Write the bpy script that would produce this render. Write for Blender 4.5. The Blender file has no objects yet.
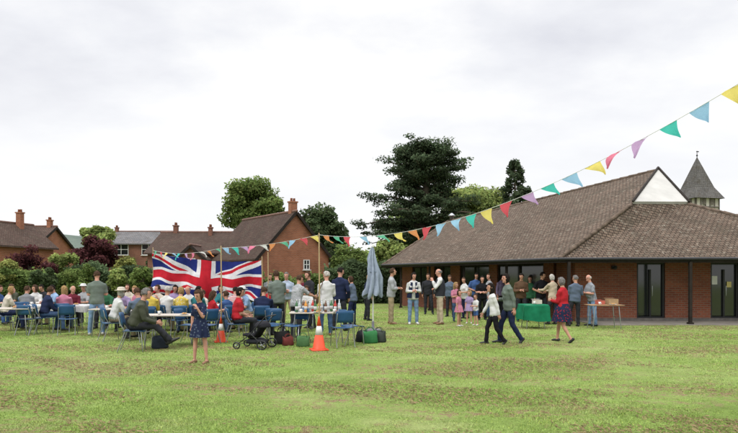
import bpy, math, random, numpy as np
from mathutils import Vector, Matrix, kdtree
rad=math.radians
random.seed(7); rng=np.random.default_rng(7)
F=574.0; CH=1.6
def lat(px,d): return (px-369)/F*d
def zed(py,d): return CH+(276-py)/F*d
COL=bpy.context.scene.collection
sc=bpy.context.scene
# ------------------------------------------------------------------ materials
MATS={}
def newmat(name):
    m=bpy.data.materials.new(name); m.use_nodes=True
    nt=m.node_tree; b=nt.nodes['Principled BSDF']; return m,nt,b
def ramp(nt,src,stops):
    r=nt.nodes.new('ShaderNodeValToRGB'); e=r.color_ramp.elements
    while len(e)<len(stops): e.new(0.5)
    for i,(p,c) in enumerate(stops):
        e[i].position=p; e[i].color=(c if len(c)==4 else (*c,1)) if hasattr(c,'__len__') else (c,c,c,1)
    nt.links.new(src,r.inputs[0]); return r.outputs[0]
def mixc(nt,fac,a,b,mode='MIX'):
    m=nt.nodes.new('ShaderNodeMix'); m.data_type='RGBA'; m.blend_type=mode
    for s,v in ((m.inputs[0],fac),(m.inputs[6],a),(m.inputs[7],b)):
        if hasattr(v,'links'): nt.links.new(v,s)
        elif hasattr(v,'__len__'): s.default_value=(*v[:3],1)
        else: s.default_value=v
    return m.outputs[2]
def noise(nt,vec,scale,detail=4,rough=.55):
    n=nt.nodes.new('ShaderNodeTexNoise'); n.inputs['Scale'].default_value=scale
    n.inputs['Detail'].default_value=detail; n.inputs['Roughness'].default_value=rough
    if vec is not None: nt.links.new(vec,n.inputs['Vector'])
    return n.outputs['Fac']
def bump(nt,b,h,strength=.3,dist=.01):
    bp=nt.nodes.new('ShaderNodeBump'); bp.inputs['Strength'].default_value=strength; bp.inputs['Distance'].default_value=dist
    nt.links.new(h,bp.inputs['Height']); nt.links.new(bp.outputs[0],b.inputs['Normal'])
def coord(nt,k='Object'): return nt.nodes.new('ShaderNodeTexCoord').outputs[k]
def simple(name,col,rough=.6,var=.25,scale=6,metal=0,bmp=.15,spec=.3):
    if name in MATS: return MATS[name]
    m,nt,b=newmat(name); co=coord(nt)
    n=noise(nt,co,scale,5); f=ramp(nt,n,[(.3,(1-var)/2),(.7,(1+var)/2)])
    c2=mixc(nt,1.0,col,f,'MULTIPLY'); c2=mixc(nt,1.0,c2,(2,2,2),'MULTIPLY')
    nt.links.new(c2,b.inputs['Base Color'])
    b.inputs['Roughness'].default_value=rough; b.inputs['Metallic'].default_value=metal
    b.inputs['Specular IOR Level'].default_value=spec
    if bmp: bump(nt,b,noise(nt,co,scale*4,3),bmp,.01)
    MATS[name]=m; return m
def cloth(col,pat=None,c2=(.8,.8,.8)):
    key='cloth_%s_%s_%s'%(pat,'%.3f%.3f%.3f'%col,'%.2f%.2f%.2f'%c2)
    if key in MATS: return MATS[key]
    m,nt,b=newmat('cloth'); co=coord(nt)
    n=noise(nt,co,7,4); f=ramp(nt,n,[(.3,.75),(.7,1.0)])
    base=col
    if pat=='floral':
        v=nt.nodes.new('ShaderNodeTexVoronoi'); v.inputs['Scale'].default_value=20; nt.links.new(co,v.inputs['Vector'])
        mk_=ramp(nt,v.outputs['Distance'],[(.25,.8),(.34,0)]); base=mixc(nt,mk_,col,c2)
    elif pat in('stripe','vstripe'):
        w=nt.nodes.new('ShaderNodeTexWave'); w.bands_direction='Z' if pat=='stripe' else 'X'; w.inputs['Scale'].default_value=9; w.inputs['Distortion'].default_value=.6
        nt.links.new(co,w.inputs['Vector']); base=mixc(nt,ramp(nt,w.outputs['Fac'],[(.45,0),(.55,1)]),col,c2)
    elif pat=='check':
        w=nt.nodes.new('ShaderNodeTexWave'); w.bands_direction='Z'; w.inputs['Scale'].default_value=12; nt.links.new(co,w.inputs['Vector'])
        w2=nt.nodes.new('ShaderNodeTexWave'); w2.bands_direction='X'; w2.inputs['Scale'].default_value=12; nt.links.new(co,w2.inputs['Vector'])
        base=mixc(nt,ramp(nt,w.outputs['Fac'],[(.6,0),(.8,.6)]),col,c2); base=mixc(nt,ramp(nt,w2.outputs['Fac'],[(.6,0),(.8,.6)]),base,c2)
    nt.links.new(mixc(nt,1.0,base,f,'MULTIPLY'),b.inputs['Base Color'])
    b.inputs['Roughness'].default_value=.9; b.inputs['Specular IOR Level'].default_value=.1
    bump(nt,b,noise(nt,co,10,2),.3,.02)
    MATS[key]=m; return m
def thin(name,col):
    key='thin_'+name
    if key in MATS: return MATS[key]
    m,nt,b=newmat('pennant_cloth'); co=coord(nt)
    c=mixc(nt,1.0,col,ramp(nt,noise(nt,co,5,3),[(.3,.85),(.7,1.0)]),'MULTIPLY')
    d=nt.nodes.new('ShaderNodeBsdfDiffuse'); t=nt.nodes.new('ShaderNodeBsdfTranslucent'); mx=nt.nodes.new('ShaderNodeMixShader'); mx.inputs[0].default_value=.5
    nt.links.new(c,d.inputs[0]); nt.links.new(c,t.inputs[0]); nt.links.new(d.outputs[0],mx.inputs[1]); nt.links.new(t.outputs[0],mx.inputs[2])
    nt.links.new(mx.outputs[0],nt.nodes['Material Output'].inputs[0]); MATS[key]=m; return m
def brickmat(name,c1,c2,mortar,bw=.225,rh=.075,ms=.008,rough=.85,lichen=0,varscale=.7,bs=.4):
    if name in MATS: return MATS[name]
    m,nt,b=newmat(name); uv=coord(nt,'UV')
    t=nt.nodes.new('ShaderNodeTexBrick'); nt.links.new(uv,t.inputs['Vector'])
    t.inputs['Scale'].default_value=1; t.inputs['Brick Width'].default_value=bw; t.inputs['Row Height'].default_value=rh
    t.inputs['Mortar Size'].default_value=ms; t.inputs['Color1'].default_value=(*c1,1); t.inputs['Color2'].default_value=(*c2,1); t.inputs['Mortar'].default_value=(*mortar,1)
    f=ramp(nt,noise(nt,uv,varscale,6,.6),[(.3,.62),(.7,1.0)])
    c=mixc(nt,1.0,t.outputs['Color'],f,'MULTIPLY')
    if lichen:
        l=ramp(nt,noise(nt,uv,3.5,6,.8),[(.54,0),(.68,lichen*.6)]); c=mixc(nt,l,c,(.27,.24,.19))
        l2=ramp(nt,noise(nt,uv,.9,7,.8),[(.50,0),(.66,.75)]); c=mixc(nt,l2,c,(.058,.048,.034))
        l3=ramp(nt,noise(nt,uv,6,5,.85),[(.57,0),(.66,.85*lichen)]); c=mixc(nt,l3,c,(.38,.35,.28))
    nt.links.new(c,b.inputs['Base Color']); b.inputs['Roughness'].default_value=rough; b.inputs['Specular IOR Level'].default_value=.1
    bump(nt,b,t.outputs['Fac'],bs,.012)
    MATS[name]=m; return m
def leafmat(name,col):
    m,nt,b=newmat(name)
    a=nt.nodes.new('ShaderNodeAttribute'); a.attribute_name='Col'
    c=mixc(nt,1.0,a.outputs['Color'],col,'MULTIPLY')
    d=nt.nodes.new('ShaderNodeBsdfDiffuse'); t=nt.nodes.new('ShaderNodeBsdfTranslucent'); mx=nt.nodes.new('ShaderNodeMixShader'); mx.inputs[0].default_value=.35
    nt.links.new(c,d.inputs[0]); nt.links.new(c,t.inputs[0]); nt.links.new(d.outputs[0],mx.inputs[1]); nt.links.new(t.outputs[0],mx.inputs[2])
    nt.links.new(mx.outputs[0],nt.nodes['Material Output'].inputs[0]); return m
def grassmat(attr):
    m,nt,b=newmat('grass_blade' if attr else 'lawn')
    g=nt.nodes.new('ShaderNodeNewGeometry'); mp=nt.nodes.new('ShaderNodeMapping'); mp.inputs['Scale'].default_value=(1,1,0)
    nt.links.new(g.outputs['Position'],mp.inputs[0]); p=mp.outputs[0]
    big=ramp(nt,noise(nt,p,.25,6,.65),[(.34,(.205,.29,.072)),(.5,(.25,.345,.092)),(.66,(.31,.385,.13))])
    mid=ramp(nt,noise(nt,p,1.7,7,.75),[(.33,.74),(.67,1.0)])
    c=mixc(nt,1.0,big,mid,'MULTIPLY')
    fine=ramp(nt,noise(nt,p,20,5,.75),[(.3,.65),(.7,1.0)])
    c=mixc(nt,1.0,c,fine,'MULTIPLY'); k_=1.22 if attr else .98; c=mixc(nt,1.0,c,(k_,k_,k_),'MULTIPLY')
    mp2=nt.nodes.new('ShaderNodeMapping'); mp2.inputs['Scale'].default_value=(.45,1.0,0); mp2.inputs['Rotation'].default_value=(0,0,.12); nt.links.new(g.outputs['Position'],mp2.inputs[0])
    st=ramp(nt,noise(nt,mp2.outputs[0],1.1,6,.7),[(.52,0),(.64,.3)]); c=mixc(nt,st,c,(.35,.35,.17))
    br=ramp(nt,noise(nt,mp2.outputs[0],.7,8,.72),[(.48,0),(.57,.9)])
    brf=ramp(nt,noise(nt,p,7,6,.8),[(.49,0),(.54,1)])
    k=mixc(nt,1.0,br,brf,'MULTIPLY')
    c=mixc(nt,k,c,(.23,.165,.10))
    if attr:
        a=nt.nodes.new('ShaderNodeAttribute'); a.attribute_name='Col'; c=mixc(nt,1.0,c,a.outputs['Color'],'MULTIPLY')
    nt.links.new(c,b.inputs['Base Color']); b.inputs['Roughness'].default_value=.95; b.inputs['Specular IOR Level'].default_value=.05
    if not attr: bump(nt,b,noise(nt,p,30,5,.8),.7,.03)
    return m
black=simple('black_paint',(.018,.018,.02),.4,.2)
metal=simple('grey_metal',(.35,.36,.38),.35,.1,metal=.8)
white=simple('white_paint',(.60,.60,.58),.5,.08)
wood=simple('wood',(.28,.17,.09),.6,.3,3)
pole_w=simple('pale_wood',(.36,.26,.14),.6,.2,3)
glass=simple('dark_glass',(.015,.018,.02),.08,.1,bmp=0,spec=.8)
timber=simple('dark_timber',(.026,.021,.018),.7,.3,spec=.1)
brick=brickmat('hall_brick',(.28,.092,.052),(.20,.065,.042),(.22,.16,.12))
brick2=brickmat('house_brick',(.40,.15,.08),(.31,.11,.06),(.31,.23,.17))
brick3=brickmat('old_brick',(.26,.10,.068),(.21,.085,.058),(.24,.19,.15))
tile=brickmat('hall_tile',(.175,.125,.093),(.125,.09,.067),(.03,.023,.018),.17,.12,.014,lichen=.85,bs=.8)
tile2=brickmat('house_tile',(.12,.075,.058),(.09,.058,.046),(.025,.02,.018),.2,.12,.012,lichen=.4)
tile3=brickmat('brown_tile',(.10,.062,.048),(.078,.05,.04),(.025,.02,.018),.2,.12,.012,lichen=.25)
slate=brickmat('grey_slate',(.16,.16,.17),(.20,.19,.19),(.05,.05,.05),.25,.2,.01,lichen=.2)
shingle=brickmat('oak_shingle',(.19,.18,.17),(.14,.13,.125),(.05,.05,.05),.2,.3,.03,lichen=.4)
# ------------------------------------------------------------------ mesh builder
class MB:
    def __init__(s): s.v=[];s.f=[];s.m=[];s.s=[];s.vm=[]
    def add(s,vs,fs,mi=0,sm=False):
        o=len(s.v); s.v+=[tuple(v) for v in vs]; s.vm+=[mi]*len(vs)
        for f in fs: s.f.append(tuple(o+i for i in f)); s.m.append(mi); s.s.append(sm)
    def box(s,c,d,mi=0,M=None):
        vs=[]
        for z in(-.5,.5):
            for y in(-.5,.5):
                for x in(-.5,.5):
                    p=Vector((x*d[0],y*d[1],z*d[2]))
                    if M is not None: p=M@p
                    vs.append(p+Vector(c))
        s.add(vs,[(0,2,3,1),(4,5,7,6),(0,1,5,4),(2,6,7,3),(0,4,6,2),(1,3,7,5)],mi)
    def tube(s,P,R,n=10,mi=0,right=(1,0,0),step=None,sm=True,capk=1.0):
        P=[Vector(p) for p in P]; R=[(r,r) if not hasattr(r,'__len__') else tuple(r) for r in R]
        if step:
            P2=[];R2=[]
            for i in range(len(P)-1):
                q=max(1,int((P[i+1]-P[i]).length/step))
                for j in range(q):
                    t=j/q; P2.append(P[i].lerp(P[i+1],t)); R2.append((R[i][0]*(1-t)+R[i+1][0]*t,R[i][1]*(1-t)+R[i+1][1]*t))
            P2.append(P[-1]);R2.append(R[-1]);P,R=P2,R2
        ref=Vector(right); vs=[];fs=[]
        m=len(P); rings=[]
        def T(i):
            a=P[max(0,i-1)];b=P[min(m-1,i+1)]; t=(b-a)
            return t.normalized() if t.length>1e-9 else Vector((0,0,1))
        def ring(c,t,r):
            a=ref-t*ref.dot(t)
            if a.length<.15: a=Vector((0,1,0))-t*t.y
            if a.length<.15: a=Vector((0,0,1))-t*t.z
            a.normalize(); b=t.cross(a)
            return [c+a*(math.cos(2*math.pi*k/n)*r[0])+b*(math.sin(2*math.pi*k/n)*r[1]) for k in range(n)]
        t0=T(0); t1=T(m-1)
        r0=min(R[0])*capk; r1=min(R[-1])*capk
        for a in (60,30): rings.append(ring(P[0]-t0*r0*math.sin(rad(a)),t0,(R[0][0]*math.cos(rad(a)),R[0][1]*math.cos(rad(a)))))
        for i in range(m): rings.append(ring(P[i],T(i),R[i]))
        for a in (30,60): rings.append(ring(P[-1]+t1*r1*math.sin(rad(a)),t1,(R[-1][0]*math.cos(rad(a)),R[-1][1]*math.cos(rad(a)))))
        for r in rings: vs+=r
        q=len(rings)
        for i in range(q-1):
            for k in range(n):
                fs.append((i*n+k,i*n+(k+1)%n,(i+1)*n+(k+1)%n,(i+1)*n+k))
        vs.append(P[0]-t0*r0); vs.append(P[-1]+t1*r1); a=q*n;b=a+1
        for k in range(n): fs.append((a,(k+1)%n,k)); fs.append((b,(q-1)*n+k,(q-1)*n+(k+1)%n))
        s.add(vs,fs,mi,sm)
    def ell(s,c,r,mi=0,nu=12,nv=8,M=None,fn=None,sm=True):
        vs=[];c=Vector(c)
        def pt(th,ph):
            d=Vector((math.sin(th)*math.cos(ph),math.sin(th)*math.sin(ph),math.cos(th)))
            p=Vector((d.x*r[0],d.y*r[1],d.z*r[2]))
            if fn: p=fn(d,p)
            if M is not None: p=M@p
            return p+c
        vs.append(pt(0,0))
        for i in range(1,nv):
            for k in range(nu): vs.append(pt(math.pi*i/nv,2*math.pi*k/nu))
        vs.append(pt(math.pi,0)); fs=[]
        for k in range(nu): fs.append((0,1+k,1+(k+1)%nu))
        for i in range(nv-2):
            for k in range(nu): fs.append((1+i*nu+k,1+(i+1)*nu+k,1+(i+1)*nu+(k+1)%nu,1+i*nu+(k+1)%nu))
        l=len(vs)-1;o=1+(nv-2)*nu
        for k in range(nu): fs.append((l,o+(k+1)%nu,o+k))
        s.add(vs,fs,mi,sm)
    def lathe(s,prof,n=16,c=(0,0,0),mi=0,sm=True):
        vs=[];fs=[]
        for r,z in prof:
            for k in range(n):
                a=2*math.pi*k/n; vs.append((c[0]+r*math.cos(a),c[1]+r*math.sin(a),c[2]+z))
        q=len(prof)
        for i in range(q-1):
            for k in range(n): fs.append((i*n+k,i*n+(k+1)%n,(i+1)*n+(k+1)%n,(i+1)*n+k))
        fs.append(tuple(range(n))[::-1]); fs.append(tuple((q-1)*n+k for k in range(n)))
        s.add(vs,fs,mi,sm)
def uvproj(me):
    uv=me.uv_layers.new(name='UVMap').data
    for p in me.polygons:
        n=p.normal
        if abs(n.z)>.97: t=Vector((1,0,0)); b=Vector((0,1,0))
        else:
            t=Vector((0,0,1)).cross(n).normalized(); b=n.cross(t)
        for li in p.loop_indices:
            c=me.vertices[me.loops[li].vertex_index].co; uv[li].uv=(c.dot(t),c.dot(b))
def link(o,parent=None):
    COL.objects.link(o)
    if parent is not None: o.parent=parent
    return o
def mk(mb,name,mats,parent=None,loc=(0,0,0),rz=0,uv=False,bevel=0):
    me=bpy.data.meshes.new(name); me.from_pydata(mb.v,[],mb.f)
    me.polygons.foreach_set('material_index',mb.m); me.polygons.foreach_set('use_smooth',mb.s); me.update()
    if uv: uvproj(me)
    for m in (mats if isinstance(mats,(list,tuple)) else [mats]): me.materials.append(m)
    o=bpy.data.objects.new(name,me); o.location=loc; o.rotation_euler=(0,0,rz); link(o,parent)
    if bevel:
        b=o.modifiers.new('b','BEVEL'); b.width=bevel; b.segments=2; b.limit_method='ANGLE'
    return o
def empty(name,loc=(0,0,0),rz=0,parent=None):
    o=bpy.data.objects.new(name,None); o.empty_display_size=.2; o.location=loc; o.rotation_euler=(0,0,rz); return link(o,parent)
def tag(o,label,cat,group=None,kind=None):
    if label: o['label']=label
    if cat: o['category']=cat
    if group: o['group']=group
    if kind: o['kind']=kind
    return o
def fast(name,V,Fc,mat,col=None,parent=None):
    me=bpy.data.meshes.new(name); V=np.asarray(V,dtype=np.float32); Fc=np.asarray(Fc,dtype=np.int32); m,k=Fc.shape
    me.vertices.add(len(V)); me.vertices.foreach_set('co',V.ravel()); me.loops.add(m*k); me.loops.foreach_set('vertex_index',Fc.ravel())
    me.polygons.add(m); me.polygons.foreach_set('loop_start',np.arange(m,dtype=np.int32)*k); me.update(calc_edges=True)
    if col is not None:
        a=me.color_attributes.new('Col','FLOAT_COLOR','POINT'); a.data.foreach_set('color',np.asarray(col,dtype=np.float32).ravel())
    for mm in (mat if isinstance(mat,list) else [mat]): me.materials.append(mm)
    o=bpy.data.objects.new(name,me); return link(o,parent)
def copytree(o,loc,rz):
    c=o.copy(); COL.objects.link(c); c.location=loc; c.rotation_euler=(0,0,rz)
    def rec(src,dst):
        for ch in src.children:
            d=ch.copy(); COL.objects.link(d); d.parent=dst; rec(ch,d)
    rec(o,c); return c
# ------------------------------------------------------------------ people
skinm=simple('skin',(.42,.225,.155),.6,.12,8,bmp=0,spec=.2); skin2=simple('skin_pink',(.48,.25,.185),.6,.12,8,bmp=0,spec=.2)
HAIR={k:simple('hair_'+k,v,.8,.45,30,bmp=.6,spec=.08) for k,v in dict(white=(.36,.34,.31),grey=(.14,.13,.125),brown=(.055,.032,.02),dark=(.014,.011,.009),blonde=(.26,.165,.075),ginger=(.18,.07,.03)).items()}
eyem=simple('eye_dark',(.03,.02,.02),.3,.1,bmp=0); mouthm=simple('lips',(.32,.10,.085),.5,.1,bmp=0)
SH={'b':simple('shoe_black',(.02,.02,.02),.5),'w':simple('shoe_white',(.5,.5,.48),.6),'n':simple('shoe_tan',(.2,.11,.06),.6)}
C=dict(grey=(.18,.19,.20),lgrey=(.34,.35,.36),white=(.58,.58,.57),cream=(.52,.47,.39),navy=(.018,.025,.06),blue=(.05,.10,.24),lblue=(.24,.35,.52),jean=(.055,.095,.18),ljean=(.17,.26,.40),
 khaki=(.30,.24,.15),beige=(.42,.35,.25),black=(.013,.013,.016),dark=(.03,.031,.037),red=(.38,.02,.028),pink=(.50,.19,.27),lilac=(.34,.26,.44),yellow=(.56,.42,.08),olive=(.065,.07,.05),
 green=(.035,.12,.06),sage=(.14,.17,.145),brown=(.11,.065,.04),teal=(.035,.18,.20),orange=(.5,.17,.04),maroon=(.16,.025,.04),slate=(.10,.13,.18))
ARMS={'down':((.16,.02,-1),(.04,.22,-1)),'fold':((.18,.12,-1),(-.85,.75,.12)),'hold':((.12,.15,-1),(-.25,1,.08)),'hip':((.45,-.15,-1),(-.65,.45,-.35)),
 'face':((.15,.45,-1),(-.25,.45,1)),'lap':((.12,.3,-1),(-.3,.9,-.35)),'table':((.12,.5,-1),(-.25,1,.05)),'reach':((.1,.9,-.8),(-.1,1,-.1)),'swing':((.12,.35,-1),(0,.6,-1)),'back':((.14,-.4,-1),(.02,-.1,-1)),'behind':((.25,-.3,-1),(-.8,-.35,-.25)),'drink':((.2,.5,-.8),(-.4,.3,1)),'pocket':((.3,-.12,-1),(-.25,.45,-1))}
PEOPLE=[]
def hand(mb,w,d,side,k):
    d=d.normalized(); f=Vector((0,1,0)) if abs(d.y)<.8 else Vector((0,0,1))
    t=(f-d*f.dot(d)).normalized()
    nrm=t.cross(d).normalized()
    if nrm.x*side>0: nrm=-nrm
    L=.085*k
    mb.tube([w-d*.015*k,w+d*.03*k,w+d*L],[(.026*k,.018*k),(.038*k,.016*k),(.038*k,.013*k)],8,0,right=t)
    for j,(off,ln) in enumerate(((.029,.07),(.01,.082),(-.010,.076),(-.029,.058))):
        a=w+d*(L*.95)+t*off*k; dd=d.copy(); pts=[a]
        for q in range(3):
            ang=rad(16+14*q); dd=(dd*math.cos(ang)+nrm*math.sin(ang)).normalized(); pts.append(pts[-1]+dd*ln*k*(.42,.33,.25)[q])
        mb.tube(pts,[.0095*k,.0088*k,.008*k,.0065*k],5,0)
    a=w+d*.022*k+t*.03*k; dd=(t*.75+d*.65+nrm*.2).normalized(); b=a+dd*.035*k; dd=(t*.25+d*.9+nrm*.35).normalized()
    mb.tube([a-t*.01*k,b,b+dd*.032*k],[.013*k,.011*k,.008*k],5,0)
prr=random.Random(77)
def person(px,D,H,face,label,top='grey',bot='jean',hair='brown',style='short',arms='down',legs='stand',fem=0,w=1.0,sl=.5,pat=None,pc='white',skirt=0,skc=None,skp=None,
           shoes='b',lean=None,yaw=None,pitch=None,hat=None,belly=0,bare=0,sit=.45,bpat=None,armsL=None,glasses=0,vox=None,vest=None,dx=0,sbag=None):
    seated=legs in('sit','recline')
    if yaw is None: yaw=prr.uniform(-42,42)
    if pitch is None: pitch=prr.uniform(-20,6)
    if lean is None: lean=prr.uniform(3,20) if seated else prr.uniform(-2,8)
    face=face+prr.uniform(-14,14)
    k=H/1.75
    w=w*prr.uniform(.95,1.05)
    hs=k if H>1.5 else k**.45
    mb=MB(); hb=MB()
    if legs=='stand' and prr.random()<.5: legs='relax'
    legv={'stand':(((.05,.03,-1),(.02,-.03,-1)),((.08,-.02,-1),(.03,-.02,-1))),'relax':(((.04,.0,-1),(.01,.0,-1)),((.16,.18,-1),(.10,-.12,-1))),'stance':(((.10,.06,-1),(.05,.0,-1)),((.14,-.04,-1),(.08,-.05,-1))),
      'walk':(((.03,.42,-1),(.0,.10,-1)),((.03,-.12,-1),(.0,-.62,-1))),'sit':(((.14,1,.0),(.03,.1,-1)),((.16,1,.0),(.02,-.12,-1))),
      'recline':(((.10,1,.02),(.0,.75,-.75)),((.20,1,.0),(.05,.55,-.85)))}[legs]
    lt=.43*k; ls=.42*k
    J=[(Vector(t).normalized(),Vector(s_).normalized()) for (t,s_) in legv]
    if seated: hz=sit+.095*k
    else: hz=max(-(t.z*lt+s_.z*ls) for t,s_ in J)+.085*k
    pel=Vector((0,0,hz)); la=rad(lean)
    tilt=prr.uniform(-.08,.08)
    def L(x,y,z):
        z*=k;x*=k;y*=k
        return pel+Vector((x+z*tilt,y*math.cos(la)+z*math.sin(la),z*math.cos(la)-y*math.sin(la)))
    wi=w
    skl=2 if not (skirt and not seated) else 1
    mb.tube([pel+Vector((0,-.01,-.05*k if not seated else -.01)),pel+Vector((0,0,.0))],[(.135*k*wi,.095*k*wi),(.135*k*wi,.10*k*wi)],18,skl,step=.02)
    hipw,wa,ch,sh=(.176,.136,.158,.165) if fem else (.172,.156,.182,.196)
    hem0=-.07 if not seated else .03
    mb.tube([L(0,0,hem0),L(0,.0,.05),L(0,belly*.5,.17),L(0,.01+belly*.2,.34),L(0,0,.43),L(0,-.003,.475),L(0,-.005,.515),L(0,-.005,.54)],
        [(hipw*wi*k,.122*wi*k),(hipw*wi*k,.124*wi*k),(wa*wi*k,(.112+belly*.5)*wi*k),(ch*wi*k,.124*wi*k),(sh*wi*k,.110*k),(sh*.93*wi*k,.092*k),(.115*k,.074*k),(.075*k,.062*k)],26,1,step=.018,capk=.3)
    if fem and H>1.5:
        for sx in(-1,1): mb.ell(L(sx*.07,.095,.34),(.065*k,.05*k,.06*k),1,14,9)
    for i,sx in enumerate((1,-1)):
        ar=ARMS[(arms if (sx==1 or not armsL) else armsL)]
        jit=lambda: prr.uniform(-.14,.14)
        u=Vector((ar[0][0]*sx+jit()*.6,ar[0][1]+jit(),ar[0][2])).normalized(); f=Vector((ar[1][0]*sx+jit()*.5,ar[1][1]+jit(),ar[1][2]+jit())).normalized()
        S=L(sx*(.168 if not fem else .150)*wi,0,.448); E=S+u*.285*k; W=E+f*.245*k
        a=1.0+.15*(wi-1)
        if sl<=.5:
            q_=max(.3,sl*1.6)-.05 if sl>0 else 0; e=S.lerp(E,q_)
            mb.tube([e,E,W],[(.05-.009*q_)*k*a,.041*k*a,.027*k],14,0,step=.02)
            if sl>0: mb.tube([S,S.lerp(E,max(.3,sl*1.6))],[.062*k*a,.060*k*a],16,1,step=.02,capk=.4)
        else:
            g_=(sl-.5)*1.9
            mb.tube([E.lerp(W,g_-.15),W],[.034*k*a,.027*k],14,0,step=.02)
            mb.tube([S,E,E.lerp(W,g_)],[.063*k*a,.052*k*a,.041*k*a],16,1,step=.02,capk=.4)
        hand(hb,W,f,sx,k)
    for i,sx in enumerate((1,-1)):
        t,s_=J[i]; t=Vector((t.x*sx,t.y,t.z)); s_=Vector((s_.x*sx,s_.y,s_.z))
        h=pel+Vector((sx*.08*k*wi,0,-.01)); kn=h+t*lt; an=kn+s_*ls
        if skirt or bare:
            mb.tube([h,kn,an],[.08*k,.052*k,.034*k],14,0,step=.02)
            mb.tube([kn+s_*.05*k,kn+s_*.17*k],[.05*k,.05*k],12,0,step=.02)
            if bare and not skirt: mb.tube([h,h+t*lt*.8],[.088*k*wi,.085*k*wi],16,2,step=.02,capk=.4)
        else: mb.tube([h,h.lerp(kn,.35),kn,kn+s_*.14*k,an],[.078*k,.088*k,.068*k,.064*k,.054*k],16,2,step=.02,capk=.4)
        pd=0
        if s_.y<-.35: pd=.75
        elif s_.y>.5: pd=-.5
        fd=Vector((sx*.15,math.cos(pd),-math.sin(pd))).normalized()
        up=Vector((0,math.sin(pd),math.cos(pd)))
        an2=an-up*.035*k
        mb.tube([an2-fd*.045*k,an2+fd*.06*k-up*.005*k,an2+fd*.165*k-up*.018*k],[(.038*k,.042*k),(.045*k,.036*k),(.038*k,.024*k)],14,3,step=.02)
    nb=L(0,-.005,.50); hc=L(0,.02,.615)+Vector((0,.015*k,.095*hs))
    Rh=Matrix.Rotation(rad(yaw),3,'Z')@Matrix.Rotation(rad(pitch),3,'X')
    mb.tube([nb,hc+Vector((0,-.01,-.03))],[.056*k,.052*hs],14,0,step=.02)
    def hp(x,y,z): return hc+Rh@(Vector((x,y,z))*hs)
    mb.ell(hc,(.074*hs,.094*hs,.103*hs),0,20,14,Rh)
    mb.ell(hp(0,.03,-.052),(.056*hs,.062*hs,.068*hs),0,16,12,Rh)
    mb.tube([hp(0,.085,.012),hp(0,.107,-.022)],[.010*hs,.015*hs],8,0)
    mb.ell(hp(0,.078,-.098),(.022*hs,.02*hs,.016*hs),0,8,6,Rh)
    for sx in(-1,1): mb.ell(hp(sx*.077,-.005,-.012),(.011*hs,.019*hs,.03*hs),0,8,6,Rh)
    me=bpy.data.meshes.new('person'); me.from_pydata(mb.v,[],mb.f); me.update()
    o=bpy.data.objects.new('person',me); o.location=(lat(px,D)+dx,D,0); o.rotation_euler=(0,0,rad(face)); link(o)
    r=o.modifiers.new('r','REMESH'); r.mode='VOXEL'; r.voxel_size=vox or (.011 if D<15 else .013)
    s2=o.modifiers.new('s','SMOOTH'); s2.factor=.5; s2.iterations=3
    sm_=skinm if prr.random()<.5 else skin2
    topm=cloth(C[top],pat,C[pc]); botm=cloth(C[bot],bpat)
    tag(o,label,'person','people at the village fete')
    PEOPLE.append((o,mb,hb,[sm_,topm,botm,SH[shoes]]))
    hbm=MB(); rr=random.Random(int(px*7+D*3)); ph=[rr.uniform(0,6) for _ in range(4)]
    def fn(d,p):
        n_=1+.06*math.sin(9*d.x+ph[0])*math.sin(8*d.z+ph[1])+.035*math.sin(23*d.y+ph[2])+.025*math.sin(31*d.x+ph[3])
        p=p*n_
        face_=d.y>.30 and d.z<.55
        if style=='bald':
            if d.z>.42 or (d.y>.1): return p*.8
            if d.z<-.45: return p*.75
            return p
        if face_: return Vector((p.x*.9,p.y*.62,p.z))if style not in('long','bob') else Vector((p.x*1.0,p.y*.55,p.z))
        if style=='short' and d.z<-.4: return p*.8
        if style=='long' and d.z<-.1: return Vector((p.x*1.08,p.y*.95-.01,p.z*2.6))
        if style=='bob' and d.z<-.1: return Vector((p.x*1.08,p.y*.95,p.z*1.25))
        return p
    hbm.ell(hc,(.085*hs,.105*hs,.115*hs),0,28,20,Rh,fn)
    if style=='pony': hbm.tube([hp(0,-.09,.04),hp(0,-.14,.0),hp(0,-.13,-.14)],[.025*hs,.032*hs,.012*hs],8,0)
    mk(hbm,'hair',HAIR[hair],o)
    for sx in(-1,1):
        eb=MB(); eb.ell(hp(sx*.031,.0835,.002),(.013*hs,.008*hs,.008*hs),0,8,6,Rh); mk(eb,'eye',eyem,o)
        if D<15:
            eb=MB(); eb.tube([hp(sx*.018,.091,.024),hp(sx*.046,.082,.022)],[.004*hs]*2,5,0); mk(eb,'eyebrow',HAIR[hair],o)
    eb=MB(); eb.ell(hp(0,.0885,-.062),(.024*hs,.008*hs,.007*hs),0,8,6,Rh); mk(eb,'mouth',mouthm,o)
    if glasses:
        eb=MB()
        for sx in(-1,1):
            pts=[hp(sx*.033+.022*math.cos(a),.1,.0+.017*math.sin(a)) for a in [i*math.pi/5 for i in range(11)]]; eb.tube(pts,[.002]*11,4,0); eb.tube([hp(sx*.055,.1,.005),hp(sx*.08,0,.0)],[.002]*2,4)
        eb.tube([hp(-.011,.1,.004),hp(.011,.1,.004)],[.002]*2,4)
        mk(eb,'glasses',black,o)
    if hat:
        eb=MB(); hc2=hp(0,-.005,.055)
        prof=[(.165,-.006),(.165,.0),(.10,.008),(.095,.05),(.08,.075),(.03,.085)] if hat[1]=='brim' else [(.092,-.01),(.095,.0),(.09,.035),(.065,.062),(.02,.07)]
        eb.lathe([(r_*hs,z*hs) for r_,z in prof],18,hc2)
        if hat[1]=='cap': eb.ell(hp(0,.115,.055),(.06*hs,.06*hs,.008*hs),0,10,5,Rh)
        mk(eb,'hat',cloth(C[hat[0]]),o)
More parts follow.
